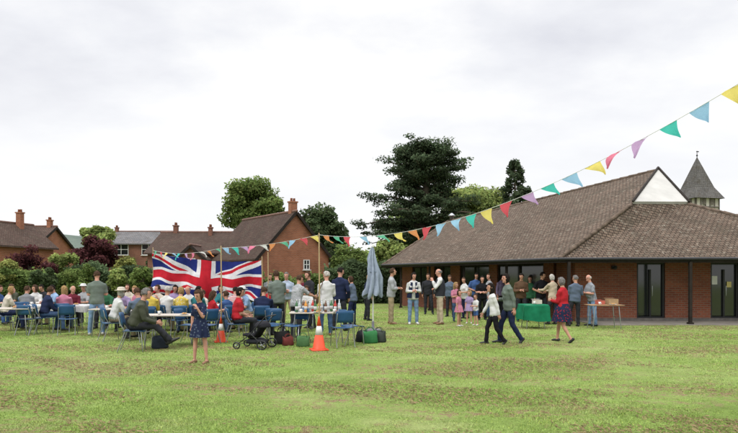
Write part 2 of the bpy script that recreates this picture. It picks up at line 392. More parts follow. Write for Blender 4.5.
    if sbag:
        eb=MB(); c_=L(-.24*wi,-.04,.02); eb.tube([c_+Vector((0,-.08,0)),c_+Vector((0,.1,0))],[(.05,.10),(.05,.10)],10,0,right=(1,0,0)); eb.tube([c_+Vector((0,-.08,.08)),L(-.13,-.09,.50),L(-.12,.0,.56),L(-.12,.11,.48),c_+Vector((0,.1,.08))],[.010]*5,6,0,step=.05); mk(eb,'shoulder_bag',cloth(C[sbag]),o)
    if skirt and not seated:
        eb=MB(); hb_=(hz+.12*k); hem=skirt
        nseg=48; vs=[];fs=[]; rows=8
        for i in range(rows+1):
            t=i/rows; z=hb_+(hem-hb_)*t; rx=((wa+.012)*(1-min(1,t*3))+.185*min(1,t*3)+.06*t)*k*wi; ry=(.128*(1-min(1,t*3))+.148*min(1,t*3)+.06*t)*k*wi
            for q in range(nseg):
                a=2*math.pi*q/nseg; fo=1+.10*t*math.cos(9*a+px)+.04*t*math.sin(5*a+D); vs.append((rx*fo*math.cos(a),ry*fo*math.sin(a)+(.03*t if legs=='walk' else 0),z))
        for i in range(rows):
            for q in range(nseg): fs.append((i*nseg+q,i*nseg+(q+1)%nseg,(i+1)*nseg+(q+1)%nseg,(i+1)*nseg+q))
        eb.add(vs,fs,0,True); mk(eb,'skirt',cloth(C[skc or top],skp if skp else pat,C[pc]),o)
    if vest:
        eb=MB(); vs=[];fs=[];n=32
        prof=[(-.04,hipw+.014,.142),(.05,hipw+.012,.142),(.17,wa+.016,.132+belly*.5),(.34,ch+.004,.142),(.43,sh-.03,.125),(.49,.135,.098)]
        for (z,a_,b_) in prof:
            for q in range(n):
                a=2*math.pi*(q+.5)/n+math.pi/2; vs.append(L(a_*wi*math.cos(a),b_*wi*math.sin(a)+.0,z))
        for i in range(len(prof)-1):
            for q in range(1,n-2): fs.append((i*n+q,i*n+q+1,(i+1)*n+q+1,(i+1)*n+q))
        eb.add(vs,fs,0,True); mk(eb,'waistcoat',cloth(C[vest]),o)
    return o
def finish_people():
    bpy.context.view_layer.update(); dg=bpy.context.evaluated_depsgraph_get()
    for pi,(o,mb,hb,mats) in enumerate(PEOPLE):
        ev=o.evaluated_get(dg); me=ev.to_mesh(); nv=len(me.vertices); npoly=len(me.polygons)
        co=np.empty(nv*3,dtype=np.float32); me.vertices.foreach_get('co',co); co=co.reshape(-1,3)
        no=np.empty(nv*3,dtype=np.float32); me.vertices.foreach_get('normal',no); no=no.reshape(-1,3)
        li=np.empty(len(me.loops),dtype=np.int32); me.loops.foreach_get('vertex_index',li)
        ks=kdtree.KDTree(nv)
        for i,v in enumerate(co.tolist()): ks.insert(v,i)
        ks.balance()
        keep=[i for i,v in enumerate(mb.v) if ks.find(v)[2]<.0125]
        kd=kdtree.KDTree(len(keep))
        for i in keep: kd.insert(mb.v[i],i)
        kd.balance()
        Q=li.reshape(-1,4); vl=np.array([mb.vm[kd.find(c)[1]] for c in co.tolist()])
        cnt=np.eye(4)[vl]
        for it in range(4):
            fc=cnt[Q].sum(axis=1); new=np.zeros((nv,4))
            for c in range(4): np.add.at(new,Q[:,c],fc)
            cnt=np.eye(4)[new.argmax(axis=1)]
        vslot=cnt[Q].sum(axis=1).argmax(axis=1)
        vs_=np.zeros(nv)
        for c in range(4): vs_[Q[(vslot==1)|(vslot==2),c]]=1
        for c in range(4): vs_[Q[(vslot==0)|(vslot==3),c]]=0
        x,y,z=co.T; a=pi*1.7
        f=np.sin(22*z+9*x+5*np.sin(9*y+a)+a)*np.sin(15*x+11*y-8*z+a*2)+.45*np.sin(45*z+24*x*np.sin(a)+16*y)
        co=co+no*(vs_*f*.0052)[:,None]
        verts=np.vstack([co,np.array(hb.v,dtype=np.float32)])
        faces=[tuple(q) for q in Q.tolist()]+[tuple(i+nv for i in f) for f in hb.f]
        ev.to_mesh_clear()
        nm=bpy.data.meshes.new('person'); nm.from_pydata(verts.tolist(),[],faces)
        nm.polygons.foreach_set('material_index',vslot.tolist()+[0]*len(hb.f)); nm.polygons.foreach_set('use_smooth',[True]*len(faces)); nm.update()
        for m in mats: nm.materials.append(m)
        o.modifiers.clear(); o.data=nm
# ------------------------------------------------------------------ chair
bluep=simple('blue_plastic',(.02,.075,.17),.4,.12)
def make_chair():
    e=empty('chair')
    b=MB(); n=8; vs=[];fs=[]
    for i in range(n+1):
        for j in range(n+1):
            x=-.22+.44*i/n; y=-.2+.42*j/n; vs.append((x,y,.455-.018*math.cos(math.pi*(x/.5))*1-.03*max(0,(j/n-.8))*3))
    o2=len(vs); vs+=[(v[0],v[1],v[2]-.012) for v in vs]
    for i in range(n):
        for j in range(n):
            a=i*(n+1)+j; fs.append((a,a+n+1,a+n+2,a+1)); fs.append((o2+a,o2+a+1,o2+a+n+2,o2+a+n+1))
    for i in range(n):
        fs.append((i,i+1,o2+i+1,o2+i)); c_=n*(n+1)+i; fs.append((c_,o2+c_,o2+c_+1,c_+1)); d_=i*(n+1); fs.append((d_,o2+d_,o2+d_+n+1,d_+n+1)); e_=d_+n; fs.append((e_,e_+n+1,o2+e_+n+1,o2+e_))
    b.add(vs,fs,0,True); mk(b,'seat',bluep,e)
    b=MB(); vs=[];fs=[]
    for s_ in(0,.014):
        for i in range(n+1):
            for j in range(5):
                x=-.21+.42*i/n; z=.56+.27*j/4; vs.append((x,-.235-.05*(j/4)+.05*(abs(x)/.21)**2-s_,z-(.015 if i in(0,n) and j in(0,4) else 0)))
    m_=(n+1)*5
    for i in range(n):
        for j in range(4):
            a=i*5+j; fs.append((a,a+1,a+6,a+5)); fs.append((m_+a,m_+a+5,m_+a+6,m_+a+1))
    for i in range(n):
        a=i*5; fs.append((a,a+5,m_+a+5,m_+a)); a+=4; fs.append((a,m_+a,m_+a+5,a+5))
    for j in range(4): fs.append((j,m_+j,m_+j+1,j+1)); a=n*5+j; fs.append((a,a+1,m_+a+1,m_+a))
    b.add(vs,fs,0,True); mk(b,'backrest',bluep,e)
    for sx in(-1,1):
        b=MB(); b.tube([(sx*.21,.2,.012),(sx*.2,.16,.44),(sx*.19,-.12,.44)],[.011]*3,8); mk(b,'leg',metal,e)
        b=MB(); b.tube([(sx*.21,-.3,.012),(sx*.2,-.15,.44),(sx*.2,-.245,.6),(sx*.19,-.28,.76)],[.011]*4,8); mk(b,'leg',metal,e)
    return e
CHAIR=make_chair(); first_chair=[True]
def chair(px,D,face,label='blue plastic stacking chair with grey metal legs on grass',dx=0,dy=0):
    x=lat(px,D)+dx
    if first_chair[0]:
        first_chair[0]=False; c=CHAIR; c.location=(x,D+dy,0); c.rotation_euler=(0,0,rad(face))
    else: c=copytree(CHAIR,(x,D+dy,0),rad(face))
    tag(c,label,'chair','blue chairs on the lawn'); return c
def S(px,D,face,label,H=1.68,**kw):
    ch=kw.pop('chair',1)
    o=person(px,D,H,face,label,legs=kw.pop('legs','sit'),**kw)
    if ch:
        c=chair(px,D,face); c.rotation_euler=o.rotation_euler
    return o
# ------------------------------------------------------------------ people list
person(97,15.6,1.74,12,'man in grey green polo shirt and blue jeans, back turned',top='sage',bot='ljean',hair='brown',arms='fold',legs='stance',w=1.12,shoes='w')
person(200,10.55,1.33,165,'girl in navy floral dress standing on the grass',top='navy',pat='floral',pc='slate',skirt=.48,hair='brown',style='bob',arms='down',armsL='face',fem=1,shoes='n',pitch=-22,yaw=0,legs='stance')
S(134,12.2,-82,'man in dark jacket and dark trousers lounging on chair',H=1.8,legs='recline',top='olive',bot='dark',hair='grey',sl=1,w=1.2,arms='lap',belly=.06,pitch=-8,yaw=0)
person(278,15.6,1.76,28,'man in grey green t-shirt standing beside tables',top='sage',bot='dark',hair='brown',arms='fold',legs='stance',w=1.12)
person(296,14.8,1.64,-60,'man in pale patterned shirt leaning over drinks table',top='lgrey',pat='floral',pc='sage',bot='dark',hair='brown',arms='reach',lean=12,pitch=-20,w=1.12)
person(311,17.6,1.74,150,'person in dark jacket standing among the tables',top='dark',bot='dark',hair='brown',sl=1,arms='hold')
person(326,15.4,1.73,15,'white haired woman in long white cardigan with back turned',top='white',bot='jean',hair='white',style='short',sl=1,fem=1,arms='hold',w=1.18,shoes='n',sbag='brown',yaw=45,pitch=-10)
person(340,16.8,1.85,-20,'man in navy blazer standing near the parasol',top='navy',bot='dark',hair='dark',sl=1,arms='pocket',legs='stance',w=1.12)
person(353,18.6,1.6,60,'woman in pale grey top talking to neighbours',top='slate',bot='navy',hair='brown',style='bob',fem=1,arms='fold',w=1.15)
person(287,18.8,1.72,180,'man in checked blue shirt facing the lawn',top='lblue',pat='check',bot='khaki',hair='grey',arms='fold',sl=.9,belly=.06,w=1.08)
person(302,20.5,1.62,160,'woman in maroon cardigan behind the tables',top='maroon',bot='black',hair='dark',style='bob',fem=1,sl=1,w=1.1)
person(367,20.6,1.66,-70,'woman in navy top waiting near the hall',top='navy',bot='dark',hair='blonde',style='bob',fem=1,sl=.9,w=1.1)
person(391,19.1,1.86,-100,'man in grey shirt and khaki trousers strolling',top='lgrey',bot='khaki',hair='brown',arms='fold',legs='stance',sl=.9,shoes='n',w=1.12,belly=.06)
person(413,19.1,1.72,170,'woman in white cardigan and pale jeans holding cup',top='white',bot='ljean',hair='dark',style='bob',arms='fold',fem=1,sl=1,shoes='w',w=1.12,vest='navy')
person(440,19.1,1.84,75,'man in white shirt, dark waistcoat and beige trousers',top='white',vest='dark',bot='beige',hair='grey',style='bald',arms='fold',armsL='drink',sl=1,legs='stance',shoes='n',belly=.05,w=1.12)
person(456,20.2,1.36,185,'girl in pink t-shirt standing by hall',top='pink',bot='jean',hair='blonde',style='long',fem=1,arms='fold')
person(465,21.6,1.55,110,'woman in white blouse with arms folded',top='white',bot='navy',hair='brown',style='pony',fem=1,arms='fold',w=1.1)
person(469,19.4,1.08,160,'small child in lilac dress',top='lilac',skirt=.42,bot='white',hair='blonde',style='bob',fem=1,shoes='w')
person(482,20.8,1.6,170,'woman in black top and black trousers',top='black',bot='black',hair='dark',style='long',fem=1,arms='fold',w=1.15)
person(476,18.6,.98,120,'toddler in white t-shirt and blue shorts',top='white',bot='blue',bare=1,hair='brown',arms='hold',shoes='w')
person(459,18.3,1.12,220,'small child in pink dress beside adults',top='pink',skirt=.45,bot='white',hair='brown',style='bob',fem=1,shoes='w')
person(450,22.6,1.64,150,'woman in slate cardigan under the eaves',top='slate',bot='dark',hair='brown',style='bob',fem=1,sl=1,w=1.1)
person(489,22.0,1.68,90,'woman in striped top under the eaves',top='white',pat='stripe',pc='navy',bot='jean',hair='brown',style='pony',fem=1,sl=.9,w=1.1)
person(475,22.8,1.72,190,'man in blue shirt under the eaves',top='blue',bot='dark',hair='dark',arms='hip',w=1.1)
person(494,13.5,1.44,80,'girl in white long top and black leggings walking',top='white',bot='black',hair='dark',style='long',arms='swing',armsL='back',legs='walk',fem=1,sl=1,skirt=0,yaw=10,pitch=0,lean=5)
person(509,13.7,1.69,95,'woman in sage green top and dark jeans walking',top='sage',bot='navy',hair='dark',style='bob',arms='hold',armsL='back',legs='walk',fem=1,sl=.9,w=1.15,yaw=10,pitch=-5,lean=5)
person(563,13.9,1.6,58,'grey haired woman in red cardigan over floral dress',top='red',skc='navy',skp='floral',pc='red',skirt=.5,bot='navy',hair='grey',style='bob',arms='hold',legs='walk',fem=1,sl=1,w=1.18)
person(575,18.2,1.62,20,'person in slate blue jacket at the stall',top='slate',bot='dark',hair='grey',arms='hold',sl=1,w=1.2)
person(592,18.4,1.65,105,'elderly man in pale checked shirt and pale jeans',top='lgrey',pat='check',pc='slate',bot='ljean',hair='white',style='bald',arms='fold',glasses=1,belly=.07,w=1.15,legs='stance')
person(553,18.9,1.66,35,'woman in beige cardigan beside green stall table',top='beige',bot='dark',hair='white',style='bob',fem=1,sl=1,arms='reach',w=1.15)
person(541,20.3,1.74,200,'man in black t-shirt under the roof',top='black',bot='dark',hair='dark',arms='hip',w=1.15)
person(530,21.2,1.6,160,'woman in dark green coat under the roof',top='green',bot='black',hair='brown',style='bob',fem=1,sl=1,w=1.1)
person(521,20.2,1.7,180,'man in brown jacket near the hall entrance',top='brown',bot='dark',hair='dark',sl=1,arms='fold',w=1.1)
person(500,23.4,1.66,200,'woman in lilac blouse near the entrance',top='lilac',bot='dark',hair='dark',style='bob',fem=1,sl=.9,w=1.1)
person(428,24.0,1.7,170,'man in dark jumper beside brick wall',top='dark',bot='dark',hair='brown',sl=1,w=1.1)
S(150,14.9,20,'person in yellow shirt seated with back turned',top='yellow',bot='dark',hair='brown',arms='table',sl=.6)
S(166,15.6,-15,'white haired person in white shirt seated at table',top='white',bot='khaki',hair='white',arms='table',w=1.15)
S(181,15.2,15,'woman in yellow top seated at table',top='yellow',pat='floral',bot='jean',hair='blonde',style='bob',fem=1,arms='table')
S(158,18.0,160,'man in cream shirt seated facing the lawn',top='cream',bot='khaki',hair='brown',arms='table',armsL='drink')
S(174,18.2,200,'woman in lilac top seated facing the lawn',top='lilac',bot='dark',hair='dark',style='bob',fem=1,arms='table',w=1.1)
S(190,17.6,185,'man in white shirt seated facing the lawn',top='white',bot='dark',hair='grey',style='bald',arms='lap',belly=.06)
S(205,17.0,150,'child in cream hooded top seated',H=1.4,top='cream',bot='jean',hair='brown',arms='lap')
S(211,14.9,-40,'girl in red top seated on chair',H=1.45,top='red',bot='jean',hair='brown',style='long',fem=1,arms='table')
S(233,16.4,10,'man in striped shirt seated with back turned',top='white',pat='stripe',pc='red',bot='dark',hair='dark',arms='table',w=1.1)
S(237,13.9,-75,'woman in red t-shirt seated beside black pushchair',top='red',bot='dark',hair='dark',style='bob',fem=1,arms='lap',w=1.2)
S(249,16.8,140,'woman in white sun hat seated',top='lblue',bot='khaki',hair='white',style='bob',fem=1,hat=('white','brim'),arms='table')
S(262,15.2,20,'man in navy jumper seated with back turned',top='navy',bot='dark',hair='brown',sl=1,arms='table',w=1.15)
S(268,18.2,195,'woman in red cardigan seated facing the lawn',top='red',bot='black',hair='brown',style='bob',fem=1,sl=1,arms='table')
S(240,18.9,170,'man in blue shirt seated under the flag',top='lblue',bot='dark',hair='white',style='bald',arms='table')
S(222,18.2,190,'woman in teal cardigan seated under the flag',top='teal',bot='dark',hair='brown',style='bob',fem=1,sl=1,arms='table')
S(113,14.2,-40,'woman in white shirt and sun hat seated',top='white',bot='khaki',hair='white',style='bob',fem=1,hat=('cream','brim'),arms='table',sl=.9)
S(124,16.4,-160,'man in lilac shirt seated at table',top='lilac',bot='dark',hair='brown',arms='table')
S(140,17.4,155,'woman in pink cardigan seated facing the lawn',top='pink',bot='dark',hair='blonde',style='bob',fem=1,sl=1,arms='lap')
S(142,14.0,60,'man in slate jumper seated with back half turned',top='slate',bot='dark',hair='brown',sl=1,arms='table',w=1.15)
S(196,15.6,-20,'woman in teal blouse seated with back turned',top='teal',bot='dark',hair='dark',style='bob',fem=1,arms='table')
S(227,15.4,40,'boy in dark blue t-shirt seated at table',H=1.4,top='blue',bot='jean',hair='brown',arms='table')
S(108,17.2,170,'man in dark green shirt seated at table',top='green',bot='dark',hair='dark',arms='table')
S(129,19.4,185,'woman in cream blouse seated at far table',top='cream',bot='dark',hair='brown',style='bob',fem=1,arms='table')
S(44,16.0,-50,'person in navy jacket seated with back half turned',top='navy',bot='jean',hair='brown',sl=1,arms='lap',w=1.2)
S(57,18.5,150,'man in pale blue shirt seated at table',top='lblue',bot='khaki',hair='dark',arms='table')
S(36,19.2,195,'woman in white cardigan seated at table',top='white',bot='navy',hair='brown',style='bob',fem=1,sl=1,arms='table')
S(72,18.0,-150,'man in maroon jumper seated at table',top='maroon',bot='dark',hair='white',style='bald',sl=1,arms='lap')
S(84,19.2,165,'woman in white hat seated at table',top='lgrey',bot='dark',hair='white',style='bob',fem=1,hat=('white','brim'),arms='table')
S(25,17.4,10,'man in grey jumper seated with back turned',top='grey',bot='dark',hair='brown',sl=1,arms='table')
S(4,16.6,-60,'woman in cream top seated beside table',top='cream',bot='navy',hair='blonde',style='bob',fem=1,arms='table')
S(14,20.2,180,'man in olive shirt seated at far table',top='olive',bot='dark',hair='brown',arms='table')
S(63,16.4,30,'woman in pink top seated with back turned',top='pink',bot='jean',hair='blonde',style='long',fem=1,arms='table')
S(-6,18.6,-90,'woman in blue dress seated at table',top='blue',bot='blue',hair='brown',style='bob',fem=1,arms='table')
S(47,20.6,170,'man in dark jacket seated at far table',top='dark',bot='dark',hair='dark',sl=1,arms='table')
S(306,17.0,170,'woman in white blouse seated behind drinks table',top='white',bot='dark',hair='brown',style='bob',fem=1,arms='table')
person(212,21.0,1.7,170,'man in dark green jumper standing behind flag tables',top='green',bot='dark',hair='grey',sl=1)
person(270,21.0,1.68,190,'woman in grey coat standing behind tables',top='grey',bot='dark',hair='brown',style='bob',fem=1,sl=1,w=1.1)
finish_people()
chair(296,13.6,150,'blue plastic chair standing empty beside drinks table')
chair(352,13.4,-60,'blue plastic chair standing empty near parasol')
chair(342,13.0,20,'blue plastic chair with its back to the lawn')
chair(205,13.6,60); chair(188,13.6,-100); chair(68,15.6,20); chair(268,13.4,60)
chair(278,14.0,-20); chair(30,15.6,-10)
# ------------------------------------------------------------------ tables & things on them
tabletop=simple('table_laminate',(.46,.41,.35),.4,.12,2)
wcloth=cloth((.56,.56,.55))
def table(px,D,rz,label,w=1.5,d=.7,mat=None,h=.73,clothc=None,drop=.3):
    e=empty('table',(lat(px,D),D,0),rad(rz)); b=MB(); b.box((0,0,h-.0125),(w,d,.025)); mk(b,'tabletop',mat or tabletop,e,bevel=.006)
    for sx in(-1,1):
        for sy in(-1,1):
            b=MB(); b.tube([(sx*(w/2-.08),sy*(d/2-.07),.014),(sx*(w/2-.14),sy*(d/2-.09),h-.02)],[.014]*2,8); mk(b,'leg',metal,e)
        b=MB(); b.tube([(sx*(w/2-.11),-d/2+.08,.35),(sx*(w/2-.11),d/2-.08,.35)],[.009]*2,6); mk(b,'leg_brace',metal,e)
    if clothc:
        b=MB(); nx,ny=60,34; vs=[];fs=[]
        for i in range(nx+1):
            for j in range(ny+1):
                X=(i/nx-.5)*(w+2*drop); Y=(j/ny-.5)*(d+2*drop)
                ox=max(0,abs(X)-w/2-.01); oy=max(0,abs(Y)-d/2-.01); z=h+.008-min(drop*1.0,max(ox,oy))
                fo=.03*math.sin(13*X+2)*min(1,oy*4)+.03*math.sin(13*Y)*min(1,ox*4)
                z+=(.03*math.sin(5*X+Y*3))*(min(1,max(ox,oy)*4))
                x=math.copysign(min(abs(X),w/2+.015)+(fo if ox>0 else 0)+(.05*ox),X); y=math.copysign(min(abs(Y),d/2+.015)+(fo if oy>0 else 0)+.05*oy,Y)
                vs.append((x,y,z))
        for i in range(nx):
            for j in range(ny): a=i*(ny+1)+j; fs.append((a,a+ny+1,a+ny+2,a+1))
        b.add(vs,fs,0,True); mk(b,'tablecloth',clothc,e)
    tag(e,label,'table','tables on the lawn'); return e
table(174,13.0,4,'folding table with pale top beside seated guests',1.3,.65)
table(170,16.8,2,'long folding table under the union flag',2.6,.7,clothc=wcloth)
table(243,17.6,-3,'folding table with white cloth under the flag',1.9,.7,clothc=wcloth)
table(318,13.9,3,'plain drinks table crowded with bottles and cups',1.35,.65)
table(8,15.6,5,'folding table with pale top at lawn edge',1.4,.7)
table(55,17.2,-4,'folding table with white cloth among seated guests',2.2,.7,clothc=wcloth,drop=.2)
table(20,18.8,2,'folding table with pale top among seated guests',1.8,.7)
table(118,15.4,5,'folding table with pale top beside seated guests',1.3,.7)
greenc=cloth((.012,.16,.08))
table(533,17.6,4,'stall table covered by bright green cloth',.72,.6,clothc=greenc,drop=.5)
table(604,17.5,0,'wooden stall table with boxes and cups',1.0,.6,mat=wood)
bm={k:simple('bottle_'+k,v,.12,.05,bmp=0,spec=.7) for k,v in dict(green=(.03,.12,.04),brown=(.12,.05,.02),clear=(.45,.5,.52),red=(.45,.03,.02),orange=(.6,.25,.03)).items()}
def bottle(px,D,z,c,dx=0):
    b=MB(); b.lathe([(.03,0),(.036,.01),(.036,.17),(.03,.2),(.014,.23),(.013,.28)],12); b2=MB(); b2.lathe([(.015,.275),(.015,.3)],10); b3=MB(); b3.lathe([(.037,.06),(.037,.14)],12)
    o=mk(b,'bottle',bm[c],None,(lat(px,D)+dx,D,z)); mk(b2,'bottle_cap',white,o); mk(b3,'bottle_label',wcloth,o)
    tag(o,c.replace('clear','clear plastic')+' drink bottle standing on pale table top','bottle','bottles on the drinks table')
for i,c in enumerate(['green','clear','brown','orange','clear','red','green','orange','clear','brown','clear','green','red','clear']): bottle(297+i*3.2+random.uniform(-1,1),13.75+.3*((i*7)%3)/2,.732,c)
cupm=simple('cup_white',(.65,.65,.63),.3,.03,bmp=0)
def cup(x,y,z,m=cupm):
    b=MB(); b.lathe([(.025,0),(.038,.085),(.035,.085),(.023,.006)],12); o=mk(b,'cup',m,None,(x,y,z)); b=MB(); b.tube([(.034,0,.07),(.058,0,.06),(.055,0,.03),(.03,0,.025)],[.005]*4,5); mk(b,'handle',m,o); tag(o,'white cup standing on the table top','cup','cups on the tables')
def plate(x,y,z):
    b=MB(); b.lathe([(.06,0),(.07,.004),(.11,.016),(.11,.02),(.065,.008),(.01,.007)],20); o=mk(b,'plate',cupm,None,(x,y,z)); tag(o,'white china plate holding a small cake','plate','plates on the tables')
    for i in range(3):
        b=MB(); b.lathe([(.018,0),(.026,.02),(.028,.024),(.02,.036),(.006,.04)],10); q=mk(b,'cake',simple('cake',(.45,.25,.09),.8,.3,20),None,(x+.035*math.cos(i*2.1),y+.035*math.sin(i*2.1),z+.009)); tag(q,'small golden fairy cake on white plate','cake','cakes on plates')
for (px,D,w_,zz) in((174,13.0,1.1,.732),(170,16.8,2.3,.742),(243,17.6,1.6,.742),(8,15.6,1.1,.732),(55,17.2,1.8,.742),(118,15.4,1.0,.732),(604,17.5,.8,.732),(533,17.6,.6,.742),(318,13.7,1.2,.732)):
    n=int(w_*2.6)
    for i in range(n):
        x=lat(px,D)+(-w_/2+w_*(i+.5)/n); y=D+random.uniform(-.18,-.02)
        if i%2: plate(x,y,zz)
        else: cup(x,y,zz)
def carton(x,y,z,w,d,h,c,lab):
    b=MB(); t=.008
    b.box((0,0,t/2),(w,d,t))
    for sx in(-1,1): b.box((sx*(w/2-t/2),0,h/2+t/2),(t,d-2*t-.002,h)); b.box((0,sx*(d/2-t/2),h/2+t/2),(w,t,h))
    o=mk(b,'carton',simple('card_'+str(c),c,.8,.15),None,(x,y,z),.1)
    b=MB(); b.box((0,d/2+.04,h+.02),(w,.1,.006)); mk(b,'flap',simple('card_'+str(c),c,.8,.15),o); tag(o,lab,'box')
carton(lat(611,17.6),17.55,.735,.3,.24,.16,(.33,.22,.12),'open brown cardboard box on wooden stall table')
carton(lat(600,17.6),17.6,.735,.22,.2,.11,(.4,.1,.07),'small red cardboard box on wooden stall table')
carton(lat(537,17.6),17.6,.745,.24,.2,.12,(.5,.45,.38),'open pale cardboard box on green stall table')
# ------------------------------------------------------------------ cones, poles, bunting, union flag
orange=simple('cone_orange',(.6,.065,.02),.45,.12)
def cone(px,D,lab,sc_=1.0):
    e=empty('traffic_cone',(lat(px,D),D,0),.3); e.scale=(sc_,)*3
    b=MB(); b.lathe([(.26,.0),(.25,.028)],4); bb=mk(b,'base',orange,e); bb.rotation_euler[2]=rad(45)
    b=MB(); pr=lambda z:.145*(1-z/.80)
    b.lathe([(pr(0)*1.1,.024),(pr(.03),.04),(pr(.33),.33)],20); mk(b,'cone_body',orange,e)
    b=MB(); b.lathe([(pr(.33)+.001,.33),(pr(.52)+.001,.52)],20); mk(b,'reflective_band',white,e)
    b=MB(); b.lathe([(pr(.52),.52),(pr(.7),.7),(.018,.725)],20); mk(b,'cone_tip',orange,e)
    tag(e,lab,'traffic cone','cones holding the bunting poles')
def pole(x,y,top,lab):
    b=MB(); b.tube([(0,0,.0),(.01,0,top*.5),(0,0,top)],[.017,.016,.014],8); o=mk(b,'pole',pole_w,None,(x,y,0)); tag(o,lab,'pole','wooden bunting poles'); return o
T0=Vector((lat(319,12.4),12.4,2.49)); T1=Vector((4.09,6.0,3.75)); T2=Vector((lat(221,13.9),13.9,2.28)); T3=Vector((lat(153,18.3),18.3,2.42))
cone(319,12.4,'orange traffic cone with white band holding wooden pole'); cone(221,13.9,'smaller orange traffic cone with white band beside tables',.85)
pole(T0.x,T0.y,2.52,'wooden pole standing in traffic cone, carrying bunting')
pole(T2.x,T2.y,2.32,'wooden pole in traffic cone beside the flag')
pole(T3.x,T3.y,2.5,'wooden pole holding corner of union flag')
pole(lat(262,18.0),18.0,2.2,'wooden pole holding corner of union flag')
pole(T1.x,T1.y,3.8,'tall wooden pole carrying the end of bunting')
pole(lat(268,17.2),17.2,2.3,'wooden pole rising between seated guests')
BC=dict(o=(.80,.34,.14),g=(.16,.52,.34),r=(.72,.12,.15),y=(.88,.74,.22),b=(.36,.60,.82),p=(.60,.40,.66),t=(.10,.62,.54),k=(.80,.24,.36),w=(.78,.78,.76))
def bunting(A,B,sag,items,size,lab):
    e=empty('bunting',A)
    def P(s): p=A.lerp(B,s); return Vector((p.x,p.y,p.z-4*sag*s*(1-s)))-A
    b=MB(); b.tube([P(i/40) for i in range(41)],[.004]*41,5); mk(b,'cord',white,e)
    for s,c in items:
        p=P(s); q=P(min(1,s+.01)); t=(q-P(max(0,s-.01))).normalized()
        sw=random.choice((.75,.9,.5,.2,1.0,-.3)); dn=Vector((sw,random.uniform(-.4,.3),-.8)).normalized()
        if abs(dn.dot(t))>.85: dn=(dn-t*dn.dot(t)*.6).normalized()
        nrm=t.cross(dn).normalized()
        wd=size*random.uniform(1.0,1.15); ln=size*random.uniform(1.0,1.2); vs=[];fs=[];R=6
        cr=random.uniform(-.07,.07)
        for i in range(R+1):
            v=i/R; hw=wd/2*(1-v)+.002
            for j in range(5):
                u=(j/4-.5)*2; vs.append(p+t*(u*hw)+dn*(v*ln)+nrm*(cr*math.sin(v*2.5)+.015*math.sin(u*3+v*5)))
        for i in range(R):
            for j in range(4): a=i*5+j; fs.append((a,a+1,a+6,a+5))
        b=MB(); b.add(vs,fs,0,True); mk(b,'pennant',thin(c,BC[c]),e)
    tag(e,lab,'bunting','strings of bunting over the lawn')
def sol(px,A,B):
    r=(px-369)/F; return (A.x-r*A.y)/((r*(B.y-A.y))-(B.x-A.x))
its=[(326,'o'),(336,'g'),(347,'r'),(363,'b'),(380,'g'),(398,'y'),(412,'o'),(427,'r'),(441,'b'),(456,'b'),(471,'t'),(486,'y'),(506,'r'),(527,'p'),(547,'t'),(569,'b'),(592,'y'),(616,'k'),(640,'p'),(668,'t'),(699,'b'),(731,'y')]
bunting(T0,T1,.585,[(sol(px,T0,T1),c) for px,c in its],.205,'string of multicoloured triangular bunting between wooden poles')
cs='yrbgowkptbyrgo'
bunting(T0,T2,.06,[((i+.5)/10,cs[i]) for i in range(10)],.18,'string of multicoloured bunting above the tables')
bunting(T2,T3,.12,[((i+.5)/10,cs[i+3]) for i in range(10)],.18,'string of multicoloured bunting above union flag')
def jack():
    nx,ny=320,120; ht=1.32
    X,Y=np.meshgrid(np.linspace(0,1,nx+1),np.linspace(0,1,ny+1),indexing='ij')
    A=np.array([lat(152,18.2),18.2,2.32]); B=np.array([lat(261,18.0),18.0,2.08])
    V=np.zeros((nx+1,ny+1,3))
    V[...,0]=A[0]+(B[0]-A[0])*X+.05*np.sin(Y*5+X*6)*Y
    V[...,1]=A[1]+(B[1]-A[1])*X+.11*np.sin(X*21+Y*3.5)*(.25+.75*Y)+.04*np.sin(X*47-Y*4)+.10*np.sin(Y*5+X*4)*Y
    V[...,2]=A[2]+(B[2]-A[2])*X-.34*X*(1-X)*(1+.8*X)+.018*np.abs(np.sin(X*17))-Y*ht*(1-.05*np.sin(X*9)-.05*np.sin(X*23))
    idx=np.arange((nx+1)*(ny+1)).reshape(nx+1,ny+1)
    Fc=np.stack([idx[:-1,:-1],idx[:-1,1:],idx[1:,1:],idx[1:,:-1]],-1).reshape(-1,4)
    u=((np.arange(nx)+.5)/nx*60)[:,None]*np.ones((1,ny)); v=((np.arange(ny)+.5)/ny*30)[None,:]*np.ones((nx,1))
    m=np.zeros((nx,ny),int)
    L=67.08; d1=(v*60-u*30)/L; d2=((30-v)*60-u*30)/L
    m[(abs(d1)<3)|(abs(d2)<3)]=1
    left=u<30
    m[(left&(d1>0)&(d1<2))|(~left&(d1<0)&(d1>-2))]=2
    m[(left&(d2<0)&(d2>-2))|(~left&(d2>0)&(d2<2))]=2
    m[(abs(u-30)<5)|(abs(v-15)<5)]=1; m[(abs(u-30)<3)|(abs(v-15)<3)]=2
    o=fast('union_flag',V.reshape(-1,3),Fc,[cloth((.018,.028,.15)),cloth((.62,.62,.63)),cloth((.44,.018,.03))])
    o.data.polygons.foreach_set('material_index',m.reshape(-1).astype(np.int32)); o.data.polygons.foreach_set('use_smooth',[True]*len(Fc))
    tag(o,'large red, white and blue union flag strung between poles','flag')
jack()
